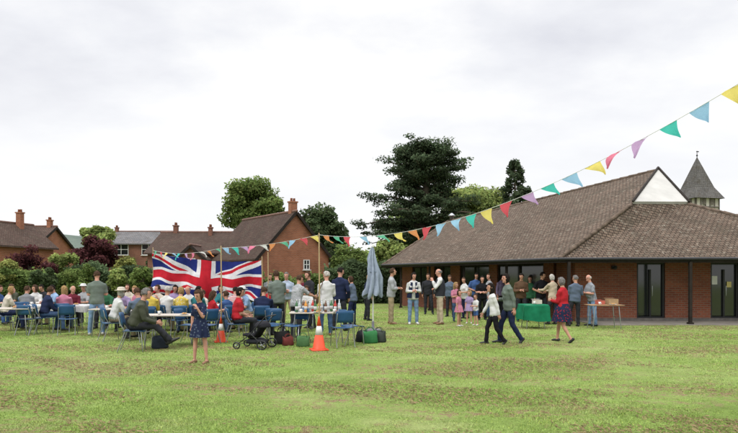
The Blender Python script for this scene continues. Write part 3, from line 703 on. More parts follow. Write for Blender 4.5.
# ------------------------------------------------------------------ parasol, pushchair, bags
def parasol():
    D=16.5; e=empty('parasol',(lat(373,D),D,0))
    b=MB(); b.tube([(0,0,.05),(0,0,2.46)],[.02,.02],10); mk(b,'pole',white,e)
    b=MB(); nf=7; n=84; prof=[(.03,2.42),(.07,2.32),(.12,2.1),(.17,1.8),(.20,1.55),(.24,1.35),(.29,1.2),(.27,1.12)]; vs=[];fs=[]
    for r,z in prof:
        for k in range(n):
            a=2*math.pi*k/n; tw=a+ (2.4-z)*.5; fo=abs(math.sin(nf*tw/2)); rr=r*(.50+.6*fo+.13*math.sin(3*a+z*5)+.06*math.sin(11*a+z*9)); vs.append((rr*math.cos(a)+.03*math.sin(z*5),rr*math.sin(a)+.02*math.cos(z*6),z-(.13*fo+.06*math.sin(3*a+1))*(r>.22)))
    for i in range(len(prof)-1):
        for k in range(n): fs.append((i*n+k,i*n+(k+1)%n,(i+1)*n+(k+1)%n,(i+1)*n+k))
    b.add(vs,fs,0,True); mk(b,'canopy',cloth((.28,.33,.41)),e)
    b=MB(); b.tube([(.16*math.cos(a),.16*math.sin(a),1.72) for a in [i*math.pi/8 for i in range(17)]],[.012]*17,6); mk(b,'tie_strap',cloth((.2,.25,.33)),e)
    b=MB(); b.lathe([(.03,2.42),(.035,2.45),(.02,2.5),(.008,2.53)],10); mk(b,'finial',white,e)
    b=MB(); b.lathe([(.24,.0),(.24,.05),(.2,.08),(.04,.1),(.035,.3)],20); mk(b,'base',simple('base_grey',(.12,.12,.13),.6),e)
    tag(e,'closed pale blue garden parasol on white pole','parasol')
parasol()
def pram():
    D=12.7; e=empty('pushchair',(lat(256,D),D,0),rad(75)); e.scale=(.95,.82,.72)
    b=MB()
    for sx in(-1,1):
        b.tube([(sx*.24,.42,.13),(sx*.23,.05,.45),(sx*.22,-.38,.98),(sx*.2,-.47,1.02)],[.013]*4,8); b.tube([(sx*.26,-.32,.15),(sx*.23,.05,.5)],[.013]*2,8)
    b.tube([(-.2,-.47,1.02),(.2,-.47,1.02)],[.018]*2,8); b.tube([(-.26,-.32,.15),(.26,-.32,.15)],[.01]*2,8); b.tube([(-.24,.42,.13),(.24,.42,.13)],[.01]*2,8)
    mk(b,'frame',black,e)
    b=MB(); b.tube([(0,.28,.42),(0,-.05,.40),(0,-.25,.72)],[(.19,.05),(.2,.08),(.19,.05)],12); mk(b,'seat',cloth(C['black']),e)
    b=MB(); b.ell((0,-.2,.66),(.21,.22,.20),0,16,10,None,lambda d,p: Vector((p.x,p.y,p.z if d.z>-.1 else p.z*.1))); mk(b,'hood',cloth((.025,.025,.03)),e)
    b=MB(); b.tube([(0,-.22,.22),(0,.16,.22)],[(.18,.09)]*2,10); mk(b,'basket',cloth(C['dark']),e)
    for x,y,r in((.28,-.32,.15),(-.28,-.32,.15),(.26,.42,.11),(-.26,.42,.11)):
        b=MB(); b.tube([(0,(r-.02)*math.cos(a),(r-.02)*math.sin(a)) for a in [i*math.pi/12 for i in range(25)]],[.02]*25,8,right=(1,0,0)); w_=mk(b,'wheel',black,e,(x,y,r))
        b=MB(); b.tube([(-.02,0,0),(.02,0,0)],[.025]*2,8)
        for i in range(5): a=i*2*math.pi/5; b.tube([(0,0,0),(0,(r-.03)*math.cos(a),(r-.03)*math.sin(a))],[.008]*2,5)
        mk(b,'hub',metal,w_)
    tag(e,'low black pushchair with hood parked beside seated woman','pushchair')
pram()
def bag(px,D,c,rz,lab,s=1):
    b=MB(); n=24; vs=[];fs=[]; prof=[(.0,.13,.19),(.04,.15,.22),(.2,.13,.2),(.30,.09,.21),(.33,.05,.2)]
    for z,ry,rx in prof:
        for k in range(n):
            a=2*math.pi*k/n; cx,cy=math.cos(a),math.sin(a); vs.append((s*rx*math.copysign(abs(cx)**.6,cx),s*ry*math.copysign(abs(cy)**.6,cy)+.01*math.sin(5*a+z*20),s*z+.02*math.sin(3*a+px)*(z>.2)))
    for i in range(len(prof)-1):
        for k in range(n): fs.append((i*n+k,i*n+(k+1)%n,(i+1)*n+(k+1)%n,(i+1)*n+k))
    fs.append(tuple(range(n))[::-1]); fs.append(tuple(4*n+k for k in range(n)))
    b.add(vs,fs,0,True); o=mk(b,'bag',cloth(c),None,(lat(px,D),D,0),rz)
    for sy in(-1,1):
        b=MB(); b.tube([(s*.12*math.cos(a),sy*.05*s,s*(.31+.14*math.sin(a))) for a in [i*math.pi/8 for i in range(9)]],[.007]*9,6); mk(b,'handle',cloth(c),o)
    tag(o,lab,'bag','bags on the grass')
bag(370,13.7,(.04,.17,.06),.2,'green shopping bag with handles standing on grass',.85); bag(379,13.9,(.05,.06,.05),-.4,'dark green shopping bag standing on grass',.8)
bag(362,14.0,(.03,.03,.035),1,'black bag with handles standing on grass',.8); bag(288,13.2,(.16,.04,.035),.5,'dark red bag with handles standing on grass',.6); bag(303,13.0,(.07,.15,.06),.1,'green carrier bag standing beside drinks table',.7)
bag(160,12.7,(.04,.05,.07),.7,'navy bag with handles under the table',.8)
bag(282,13.5,(.02,.02,.02),.2,'black holdall with handles beside chair',.9)
# ------------------------------------------------------------------ hall
def hall():
    O=Vector((12,28,0)); e=empty('village_hall',O)
    ze=2.18
    A=Vector((.73,30,ze));B=Vector((6.3,19,ze));Cc=Vector((17.4,18.5,ze));E=Vector((21,42,ze));Fp=Vector((2.9,42,ze))
    R2=Vector((12.3,24.5,6.12));R1=Vector((4.6,33.85,4.79)); G1=Vector((9.79,21.36,4.28)); G2=Vector((12.28,22.1,4.37))
    b=MB(); P=[p-O for p in (A,B,Cc,E,Fp,R1,R2,G1,G2)]
    b.add(P,[(0,1,7,6,5),(1,2,8,7),(2,3,8),(8,3,5),(6,8,5),(3,4,5),(4,0,5)],0)
    me_=mk(b,'roof',tile,e,uv=True)
    b=MB(); off=Vector((0,-.05,.09)); g=[G1-O,G2-O,R2-O]; b.add([p+off for p in g]+[p+off*.02 for p in g],[(0,1,2),(5,4,3),(0,3,4,1),(1,4,5,2),(2,5,3,0)],0); mk(b,'gable_panel',simple('cream_render',(.42,.41,.385),.8,.15,1),me_)
    for a_,c_ in ((G1,R2),(R2,G2)):
        b=MB(); b.tube([a_-O+Vector((0,-.08,.10)),c_-O+Vector((0,-.08,.10))],[.05,.05],6); mk(b,'bargeboard',timber,me_)
    rtm=simple('ridge_tile_mat',(.12,.09,.07),.9,.5,5,spec=.1)
    for a_,c_ in ((R1,R2),(A,R1),(B,G1),(G2,Cc)):
        n=int((c_-a_).length/.4); b=MB(); pts=[];rs=[]
        for i in range(n):
            p=a_.lerp(c_,i/n)-O; q=a_.lerp(c_,(i+.93)/n)-O; pts+=[p,q]; rs+=[.085,.065]
        b.tube(pts,rs,8,capk=.2); mk(b,'ridge_tiles',rtm,me_)
    b=MB(); b.add([Vector((p.x,p.y,2.10))-O for p in (A,B,Cc,E,Fp)],[(4,3,2,1,0)],0); mk(b,'soffit',timber,e)
    cor=[A,B,Cc,E,Fp]
    for i in range(5):
        p,q=cor[i],cor[(i+1)%5]; d=(q-p); ang=math.atan2(d.y,d.x); mid=(p+q)/2-O; b=MB()
        b.box((mid.x,mid.y,2.105),(d.length+.02,.04,.14),M=Matrix.Rotation(ang,3,'Z')); mk(b,'fascia',timber,e)
    for p,q in((A,B),(B,Cc)):
        b=MB(); nrm=Vector(((q-p).y,-(q-p).x,0)).normalized()*.07; b.tube([p-O+nrm-Vector((0,0,.02)),q-O+nrm-Vector((0,0,.02))],[.055,.055],10); mk(b,'gutter',black,e)
    def wall(p,q,z0,z1,th=.22,mat=brick,nm='wall'):
        p=Vector((*p,0));q=Vector((*q,0)); d=q-p; m=(p+q)/2-O; b=MB(); b.box((0,0,0),(d.length,th,z1-z0)); return mk(b,nm,mat,e,(m.x,m.y,(z0+z1)/2),math.atan2(d.y,d.x),uv=True)
    y0=20.3
    ops=[(9.42,10.42),(12.02,13.02),(14.6,15.5)]; xs=7.25
    for a_,c_ in ops:
        wall((xs,y0),(a_,y0),0,2.1); xs=c_
    wall((xs,y0),(16.2,y0),0,2.1); wall((16.2,y0+.12),(19,40),0,2.1); wall((19,40.2),(4.2,40.2),0,2.1); wall((4.0,40),(1.9,31.2),0,2.1)
    for a_,c_ in ops:
        w_=c_-a_; d=empty('door',((a_+c_)/2-O.x,y0-O.y,0),0,e)
        b=MB(); b.box((-w_/2+.035,0,1.04),(.07,.12,2.08)); b.box((w_/2-.035,0,1.04),(.07,.12,2.08)); b.box((0,0,2.045),(w_-.142,.12,.07)); b.box((0,0,.09),(w_-.142,.10,.16)); b.box((0,.0,1.0),(.06,.10,1.66)); mk(b,'frame',black,d)
        b=MB(); b.box((0,.02,1.1),(w_-.145,.02,1.82)); mk(b,'glass_pane',glass,d)
        b=MB(); b.tube([(.06,-.08,.9),(.06,-.08,1.25)],[.012]*2,8); mk(b,'handle',metal,d)
    b=MB(); b.box((0,0,0),(.21,.004,.30)); n=mk(b,'notice',white,None,(12.2,y0-.02,1.45)); tag(n,'white paper notice taped inside glazed door','notice')
    b=MB(); b.box((0,0,0),(.16,.004,.2)); n=mk(b,'notice',simple('yellow_paper',(.6,.5,.2),.7,.05),None,(12.72,y0-.02,1.3)); tag(n,'small yellow notice taped inside glazed door','notice')
    wall((7.25,y0+.12),(7.25,21.9),0,2.1)
    p=Vector((7.15,22,0)); q=Vector((1.9,31.0,0)); d=(q-p); L_=d.length; u=d.normalized(); s=0
    segs=[('w',.5),('o',2.6),('w',.5),('o',2.0),('w',.7),('v',1.3),('w',.6),('v',1.3),('w',10)]
    for k,l in segs:
        l=min(l,L_-s); a_=p+u*s; c_=p+u*(s+l); s+=l
        if k=='w': wall((a_.x,a_.y),(c_.x,c_.y),0,2.1)
        else:
            if k=='v': wall((a_.x,a_.y),(c_.x,c_.y),0,.85); zb=.85
            else: zb=0
            m=(a_+c_)/2-O; dd=empty('window' if k=='v' else 'door',(m.x,m.y,0),math.atan2(u.y,u.x),e)
            b=MB(); h=2.1-zb
            for xx in(-l/2+.04,0,l/2-.04): b.box((xx,0,zb+h/2),(.08,.1,h-.004))
            for (x0,x1) in((-l/2+.08,-.04),(.04,l/2-.08)):
                b.box(((x0+x1)/2,0,2.05),(x1-x0-.004,.1,.08)); b.box(((x0+x1)/2,0,zb+.05),(x1-x0-.004,.1,.08))
            mk(b,'frame',timber,dd); b=MB(); b.box((0,.01,zb+h/2),(l-.17,.02,h-.18)); mk(b,'glass_pane',glass,dd)
        if s>=L_-.01: break
    for x,y in((lat(571,18.75),18.95),(lat(692,18.7),18.8),(15.6,18.8),(5.2,21.7),(4.0,24.2),(2.8,26.5),(1.6,28.9)):
        b=MB(); b.box((0,0,1.04),(.09,.09,2.07)); b.box((0,0,.04),(.16,.16,.08)); mk(b,'post',timber,e,(x-O.x,y-O.y,0))
    b=MB(); b.tube([(0,0,.05),(0,0,2.0)],[.035]*2,8); mk(b,'downpipe',black,e,(11.3-O.x,y0-.16-O.y,0))
    b=MB(); b.box((0,0,0),(.16,.1,.12)); b.ell((0,-.07,-.02),(.07,.05,.06)); mk(b,'wall_lamp',black,e,(8.6-O.x,y0-.17-O.y,1.9))
    b=MB(); b.box((0,0,.06),(8.9,.05,.12)); mk(b,'plinth',simple('concrete_dark',(.12,.11,.10),.9),e,(11.7-O.x,y0-.135-O.y,0))
    b=MB(); b.lathe([(.12,0),(.12,.5),(.2,.5),(.2,.55),(.05,.68)],12); mk(b,'roof_vent',metal,me_,tuple(Vector((lat(452,33.5),33.6,4.6))-O))
    tag(e,'long low brick village hall with big tiled roof','village hall')
    b=MB(); b.box((0,0,0),(10.5,1.7,.05)); o=mk(b,'pavement',simple('paving',(.20,.18,.155),.9,.25,2),None,(12.6,19.4,.0)); o['label']='strip of concrete paving along brick hall'; o['kind']='structure'
hall()
# ------------------------------------------------------------------ houses
def house(name,label,cx,cy,rz,w,l,eave,ridge,wm,rm,wins=(),chims=(),over=.35):
    e=empty(name,(cx,cy,0),rad(rz)); hw,hl=w/2,l/2
    b=MB(); vs=[(-hw,-hl,0),(hw,-hl,0),(hw,hl,0),(-hw,hl,0),(-hw,-hl,eave),(hw,-hl,eave),(hw,hl,eave),(-hw,hl,eave),(0,-hl,ridge-.05),(0,hl,ridge-.05)]
    b.add(vs,[(0,1,5,8,4),(2,3,7,9,6),(1,2,6,5),(3,0,4,7)]); mk(b,'wall',wm,e,uv=True)
    b=MB(); sl=(ridge-eave)/hw; t=.12
    for sx in(-1,1):
        xe=sx*(hw+over); ze=eave-over*sl; y0,y1=-hl-over*.6,hl+over*.6
        vs=[(0,y0,ridge),(xe,y0,ze),(xe,y1,ze),(0,y1,ridge)]; vs+=[(x,y,z+t) for x,y,z in vs]
        fs=[(4,5,6,7),(3,2,1,0),(0,1,5,4),(1,2,6,5),(2,3,7,6)]
        if sx<0: fs=[f[::-1] for f in fs]
        b.add(vs,fs)
    r=mk(b,'roof',rm,e,uv=True)
    b=MB(); b.tube([(0,-hl-over*.6,ridge+t),(0,hl+over*.6,ridge+t)],[.1,.1],8); mk(b,'ridge_tiles',simple('ridge_red',(.15,.085,.065),.8),r)
    for sx in(-1,1):
        b=MB(); yy=-hl-over*.6-.02
        p0=Vector((sx*.06,yy,ridge-.02));p1=Vector((sx*(hw+over),yy,eave-over*sl-.02)); m=(p0+p1)/2; a=math.atan2(p1.z-p0.z,p1.x-p0.x); b.box(m,((p1-p0).length,.03,.2),M=Matrix.Rotation(-a,3,'Y')); mk(b,'bargeboard',timber,r)
    for (x,y,zt,s) in chims:
        zb=eave-.2; b=MB(); b.box((x,y,(zb+zt)/2),(s,s*.8,zt-zb)); b.box((x,y,zt+.05),(s+.1,s*.8+.1,.1)); c=mk(b,'chimney',wm,r,uv=True)
        for sx in(-1,1):
            b=MB(); b.lathe([(.09,0),(.08,.2),(.09,.22)],10); mk(b,'chimney_pot',simple('terracotta',(.3,.12,.07),.8),c,(x+sx*s*.22,y,zt+.1))
    for (f,u,z,ww,hh) in wins:
        if f=='S': loc=(u,-hl-.03,z);r_=0
        elif f=='W': loc=(-hw-.03,u,z);r_=-math.pi/2
        else: loc=(hw+.03,u,z);r_=math.pi/2
        b=MB(); b.box((0,.0,0),(ww-.1,.02,hh-.1)); p=mk(b,'window',glass,e,loc,r_)
        b=MB()
        for sx in(-1,0,1): b.box((sx*(ww/2-.03),-.01,0),(.06,.06,hh))
        for sz in(-1,0,1):
            for sx in(-1,1): b.box((sx*(ww/4),-.01,sz*(hh/2-.03)),(ww/2-.064,.05,.05))
        mk(b,'frame',white,p); b=MB(); b.box((0,-.05,-hh/2-.035),(ww+.12,.16,.06)); mk(b,'sill',white,p)
    tag(e,label,'house'); return e
house('brick_house','red brick house with brown tiled roof and chimneys',lat(20,50),50,90,6.5,6.0,3.9,5.8,brick2,tile2,[('W',0,2.9,1.4,1.1),('W',-2.2,2.9,1.2,1.1)],[(0,-2.6,6.4,.42)])
house('brick_house','red brick gabled house with tiled roof beside hedge',lat(-6,44),44,-14,4.4,7,4.0,5.7,brick2,tile2,[('S',0,3.4,1.2,1.1)],[(0.4,2.0,6.6,.45)])
house('brick_house','old brick house with grey roof and white windows',lat(143,66),66,90,6,6.4,5.2,6.6,brick3,slate,[('W',-1.8,4.5,1.5,1.2),('W',1.2,4.5,1.6,1.2)],[(0,3.0,7.1,.4)])
house('brick_house','long brick house with brown tiled roof and dormer',lat(213,47),47.5,90,7,8.4,3.4,5.1,brick3,tile3,[('W',-2.5,2.6,1.3,1.1),('W',2.5,2.6,1.3,1.1)],[(0,3.2,5.7,.4),(-.5,0.2,5.5,.35)])
house('dormer_wing','small white gabled wing below brown tiled roof',lat(193,43),43.6,0,1.8,2.2,3.0,3.8,brick3,tile3,[('S',0,2.6,.7,.6)],[])
house('brick_house','orange brick gabled house with tall chimney',-7.6,43.1,38,5.6,8.0,3.0,6.0,brick2,tile3,[('S',.9,2.4,.5,.7)],[(0.1,-3.5,6.75,.5)])
def church():
    D=90; X=lat(697,D); e=empty('church_tower',(X,D,0),rad(12)); h=2.15
    b=MB(); b.box((0,0,5.2),(2*h,2*h,10.4)); mk(b,'tower_wall',brickmat('church_stone',(.32,.28,.22),(.25,.22,.18),(.3,.27,.23),.5,.25,.02),e,uv=True)
    b=MB(); b.box((0,0,12.2),(2*h-.1,2*h-.1,3.6)); bf=mk(b,'belfry',simple('plaster',(.44,.41,.36),.9,.15,1),e)
    b=MB()
    for fx in range(4):
        M=Matrix.Rotation(fx*math.pi/2,3,'Z')
        for i in range(6):
            x=-h+.12+i*(2*h-.24)/5; b.box(M@Vector((x,-h-.0,12.2)),(.14,.14,3.55),M=M)
        for z in(10.6,12.2,13.6): b.box(M@Vector((0,-h-.03,z)),(2*h-.3,.14,.15),M=M)
        for x in(-.7,.7): b.box(M@Vector((x,-h-.06,13)),(.5,.1,.9),M=M)
    mk(b,'timber_frame',simple('aged_oak',(.11,.095,.08),.8),bf)
    b=MB(); o=2.65
    vs=[(-o,-o,13.5),(o,-o,13.5),(o,o,13.5),(-o,o,13.5)]; k=1.65; vs+=[(-k,-k,15.3),(k,-k,15.3),(k,k,15.3),(-k,k,15.3),(0,0,20.3)]
    b.add(vs,[(0,1,5,4),(1,2,6,5),(2,3,7,6),(3,0,4,7),(4,5,8),(5,6,8),(6,7,8),(7,4,8),(3,2,1,0)]); sp=mk(b,'spire',shingle,e,uv=True)
    b=MB(); b.tube([(0,0,20.1),(0,0,21.2)],[.06,.04],6); b.ell((0,0,20.5),(.14,.14,.14)); b.box((.1,0,21.1),(.45,.05,.15)); mk(b,'weather_vane',black,sp)
    tag(e,'timber framed church tower with shingled pyramid spire','church tower')
church()
# ------------------------------------------------------------------ vegetation
bark=simple('bark',(.07,.055,.04),.9,.3,3)
def leaves(name,Cn,R,n,size,mat,parent,seed,contrast=.35,up=.3):
    r=np.random.default_rng(seed); Cn=np.array(Cn,float); R=np.array(R,float); w=R.prod(axis=1)**(2/3); w/=w.sum()
    idx=r.choice(len(Cn),n,p=w); u=r.normal(size=(n,3)); u/=np.linalg.norm(u,axis=1,keepdims=True); rr=r.uniform(.3,1.22,n)**.7
    rr=rr*(1+.2*np.sin(u[:,0]*5+idx)*np.sin(u[:,2]*6+idx))
    pos=Cn[idx]+u*R[idx]*rr[:,None]
    nr=u*.5+r.normal(size=(n,3))*.55+np.array([0,0,up]); nr/=np.linalg.norm(nr,axis=1,keepdims=True)
    a=np.cross(nr,r.normal(size=(n,3))); a/=np.linalg.norm(a,axis=1,keepdims=True); b=np.cross(nr,a); s=(size*r.uniform(.4,1.3,n))[:,None]
    V=np.stack([pos-a*s,pos+b*s*.55,pos+a*s,pos-b*s*.55],1).reshape(-1,3); Fc=np.arange(4*n).reshape(n,4)
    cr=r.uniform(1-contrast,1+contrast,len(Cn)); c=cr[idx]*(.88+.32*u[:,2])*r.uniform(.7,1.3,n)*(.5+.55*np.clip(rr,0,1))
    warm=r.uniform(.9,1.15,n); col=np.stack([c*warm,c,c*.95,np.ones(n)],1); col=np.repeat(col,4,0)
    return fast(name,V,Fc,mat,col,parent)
LM={k:leafmat('leaf_'+k,v) for k,v in dict(mid=(.14,.195,.062),light=(.22,.275,.095),dark=(.08,.115,.056),cedar=(.075,.105,.062),plum=(.08,.032,.036),lime=(.23,.25,.085)).items()}
def tree(px,D,ytop,ybot,wpx,kind,label,n=12000,size=.24,nc=26,seed=1,cat='tree',name='tree'):
    r=random.Random(seed); X=lat(px,D); zt=zed(ytop,D); zb=max(.4,zed(ybot,D)); rx=wpx/2*D/F; cz=(zt+zb)/2; rz_=(zt-zb)/2
    e=empty(name,(X,D,0)); Cn=[];R=[]
    for i in range(nc):
        th=r.uniform(0,6.283); cz_=r.uniform(-1,1); q=math.sqrt(1-cz_*cz_); f=r.uniform(.35,.80)
        Cn.append((rx*q*f*math.cos(th),rx*.9*q*f*math.sin(th),cz+rz_*cz_*f*1.02)); k=r.uniform(.20,.38); R.append((rx*k,rx*k,min(rz_,rx*1.2)*k*.85))
    b=MB(); tr=max(.12,rx*.07); b.tube([(0,0,-.1),(.05*rx,0,zb*.6),(0,0,cz)],[tr*1.3,tr,tr*.5],8)
    t=mk(b,'trunk',bark,e)
    b=MB()
    for c in Cn[::2]: b.tube([(0,0,zb*.7+(cz-zb)*.5*r.random()),(c[0]*.5,c[1]*.5,(cz+c[2])/2),c],[tr*.4,tr*.25,tr*.1],6)
    mk(b,'limbs',bark,t)
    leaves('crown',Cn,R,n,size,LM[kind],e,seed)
    tag(e,label,cat); return e
tree(253,72,177,236,72,'mid','broad round leafy tree behind brick houses',22000,.22,44,3)
tree(318,62,203,262,58,'dark','dark leafy tree behind orange brick house',14000,.2,30,4)
tree(474,80,182,236,84,'light','light green leafy tree behind the hall',24000,.24,44,5)
tree(420,74,205,266,90,'mid','leafy tree growing beneath the cedar',12000,.24,26,6)
tree(95,44,234,276,44,'plum','copper leaved plum tree beside hedge',12000,.12,32,7)
tree(97,60,218,262,34,'light','slim green tree behind copper leaved tree',8000,.2,16,8)
tree(30,38,245,290,54,'plum','copper leaved shrub in front of house',9000,.10,24,9,'shrub','shrub')
tree(64,40,248,290,34,'light','pale green shrub beside brick house',7000,.10,18,10,'shrub','shrub')
tree(6,35,260,292,40,'lime','rounded green shrub at the lawn edge',6000,.09,16,11,'shrub','shrub')
tree(350,40,240,292,48,'mid','leafy green shrub behind the guests',12000,.11,26,12,'shrub','shrub')
tree(375,44,238,292,40,'light','light green shrub behind the guests',9000,.12,20,13,'shrub','shrub')
tree(334,45,228,292,30,'dark','dark conifer shrub beside orange brick house',7000,.12,16,14,'shrub','shrub')
tree(126,52,255,290,44,'lime','pale green shrub in garden',6000,.13,16,15,'shrub','shrub')
tree(150,50,256,290,40,'dark','small dark garden tree before old house',6000,.14,14,16)
tree(78,34,262,296,36,'mid','bushy green shrub growing through the hedge',6000,.08,16,41,'shrub','shrub')
tree(118,34,266,296,30,'light','low pale shrub growing through the hedge',5000,.08,14,42,'shrub','shrub')
tree(44,33,266,297,28,'dark','low dark shrub growing through the hedge',5000,.08,14,43,'shrub','shrub')
tree(140,34.5,260,296,26,'mid','upright green shrub beside the flag',5000,.08,14,44,'shrub','shrub')
tree(393,56,232,285,38,'light','light green tree beside the cedar',8000,.17,18,17)
tree(490,95,192,240,60,'mid','distant leafy tree behind hall roof',9000,.3,20,18)
def cedar():
    D=60; X=lat(424,D); e=empty('cedar_tree',(X,D,0)); r=random.Random(11); Cn=[];R=[]
    b=MB(); b.tube([(0,0,-.1),(0,0,6),(.3,0,11),(.5,0,14.6)],[.75,.6,.38,.14],10); t=mk(b,'trunk',bark,e); b=MB()
    for i in range(96):
        f=(i+r.random())/96; z=4.9+9.9*f; Lm=7.0*(1-.52*f**1.4)*(.85+.25*math.sin(i*1.9))
        a=r.uniform(0,6.283); l=Lm*r.uniform(.45,1.05); rise=.2+.35*f
        tip=Vector((.1+l*math.cos(a),l*.9*math.sin(a),z+l*rise*.4-.015*l*l*(1-f)))
        b.tube([(.2,0,z-.3),(tip.x*.55,tip.y*.55,z+l*.1),tip],[.14,.09,.04],6)
        for q in (.4,.58,.74,.88,.99):
            c=Vector((.2,0,z)).lerp(tip,q)+Vector((r.uniform(-.6,.6),r.uniform(-.6,.6),r.uniform(-.1,.4))); s=r.uniform(.5,1.1)*(1-.15*q); Cn.append(tuple(c)); R.append((s*1.1,s*1.1,s*r.uniform(.32,.6)))
    for i in range(16): Cn.append((.3+r.uniform(-2.6,2.6),r.uniform(-2,2),15.3-r.uniform(0,1.1))); R.append((.85,.85,.5))
    mk(b,'limbs',bark,t); leaves('crown',Cn,R,66000,.14,LM['cedar'],e,21,.5,.5); tag(e,'huge dark cedar tree with layered horizontal branches','tree')
cedar()
def conifer(px,D,ytop,ybot,wpx,label,seed,kind='dark'):
    X=lat(px,D); zt=zed(ytop,D); rx=wpx/2*D/F; e=empty('pine_tree',(X,D,0)); r=random.Random(seed); Cn=[];R=[]
    b=MB(); b.tube([(0,0,-.1),(0,0,zt-.5)],[.35,.06],8); t=mk(b,'trunk',bark,e); b=MB(); zb=max(2,zed(ybot,D)); z=zb
    while z<zt:
        f=(z-zb)/(zt-zb); l=rx*(1.05-.85*f)
        for i in range(6):
            a=r.uniform(0,6.28); q=l*r.uniform(.4,1.1); p=(q*math.cos(a),q*math.sin(a),z-.15*q); Cn.append(p); R.append((max(.35,rx*.32*(1.1-f)),)*2+(.38,)); b.tube([(0,0,z),p],[.07,.03],5)
        z+=.55
    mk(b,'limbs',bark,t); leaves('crown',Cn,R,11000,.17,LM[kind],e,seed,.4,.3); tag(e,label,'tree')
conifer(515,72,161,215,38,'dark pine tree standing behind the hall',5,'cedar')
conifer(311,58,222,275,22,'small dark conifer behind brick house',6)
def hedge(x0,x1,D,h,th,kind,label,n=9000,seed=1):
    r=np.random.default_rng(seed); X0,X1=lat(x0,D),lat(x1,D); L_=X1-X0; e=empty('hedge',((X0+X1)/2,D,0))
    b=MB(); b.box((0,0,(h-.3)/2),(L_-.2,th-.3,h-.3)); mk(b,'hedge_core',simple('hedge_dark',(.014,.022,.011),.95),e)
    x=r.uniform(-L_/2,L_/2,n); top=r.random(n)<.35; z=np.where(top,h,r.uniform(0,h,n)); y=np.where(top,r.uniform(-th/2,th/2,n),-th/2+0*x); z=z+(.32*np.sin(x*1.3+seed)*np.sin(x*.5)+.15*np.sin(x*3.1+seed))*(z/h)+r.normal(0,.11,n); y=y+.12*np.sin(x*3+z*4)+r.normal(0,.06,n)
    pos=np.stack([x,y,z],1); nr=r.normal(size=(n,3))*.6+np.array([0,-.5,.5]); nr/=np.linalg.norm(nr,axis=1,keepdims=True); a=np.cross(nr,r.normal(size=(n,3))); a/=np.linalg.norm(a,axis=1,keepdims=True); bb=np.cross(nr,a); s=(.09*r.uniform(.6,1.4,n))[:,None]
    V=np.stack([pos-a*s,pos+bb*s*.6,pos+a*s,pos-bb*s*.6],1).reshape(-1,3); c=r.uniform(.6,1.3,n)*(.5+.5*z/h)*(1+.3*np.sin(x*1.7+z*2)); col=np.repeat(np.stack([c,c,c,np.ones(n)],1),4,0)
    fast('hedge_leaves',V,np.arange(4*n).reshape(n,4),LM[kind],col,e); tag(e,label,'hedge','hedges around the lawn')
hedge(-60,70,35,1.75,1.2,'mid','clipped green hedge along lawn edge',12000,1)
hedge(70,190,36,1.9,1.2,'dark','dark clipped hedge along lawn edge',12000,2)
hedge(190,262,35,1.9,1.2,'mid','clipped green hedge behind union flag',8000,3)
hedge(325,402,34,2.2,1.2,'dark','dark clipped hedge beside the hall',9000,4)
hedge(262,326,37,1.4,.9,'mid','low clipped hedge before orange brick house',6000,5)
def hill(name,pts,D,depth,col,label):
    b=MB(); n=len(pts); vs=[];fs=[]
    for i,(px,py) in enumerate(pts):
        X=lat(px,D); z=zed(py,D); vs+=[(X*.75,D-depth,-2),(X*.9,D-depth*.4,z*.55),(X,D,z),(X*1.1,D+depth,-2)]
    for i in range(n-1):
        for j in range(3): a=i*4+j; fs.append((a,a+4,a+5,a+1))
    b.add(vs,fs,0,True); o=mk(b,name,col,None); o['kind']='structure'; o['label']=label
def hillmat():
    m,nt,b=newmat('wooded_hill'); co=coord(nt); c=ramp(nt,noise(nt,co,.05,8,.7),[(.35,(.05,.075,.06)),(.65,(.10,.13,.10))]); nt.links.new(c,b.inputs['Base Color']); b.inputs['Roughness'].default_value=1; return m
hill('hills',[(-1400,262),(-500,256),(-200,248),(-60,240),(20,235),(60,234),(100,238),(150,246),(220,254),(330,262),(500,266),(800,264),(1200,258),(1900,264)],520,180,hillmat(),'long wooded ridge of distant green hills')
Cn=[];R=[];r=random.Random(9)
for i in range(150):
    px=-250+i*8.2; D=130+r.uniform(-12,12); h=zed(262+r.uniform(-6,6),D)-1.6; Cn.append((lat(px,D),D,h)); R.append((3.5,3.5,h*.8))
w=leaves('distant_trees',Cn,R,40000,.5,LM['dark'],None,31); tag(w,'far off line of mixed green trees','trees',None,'stuff')
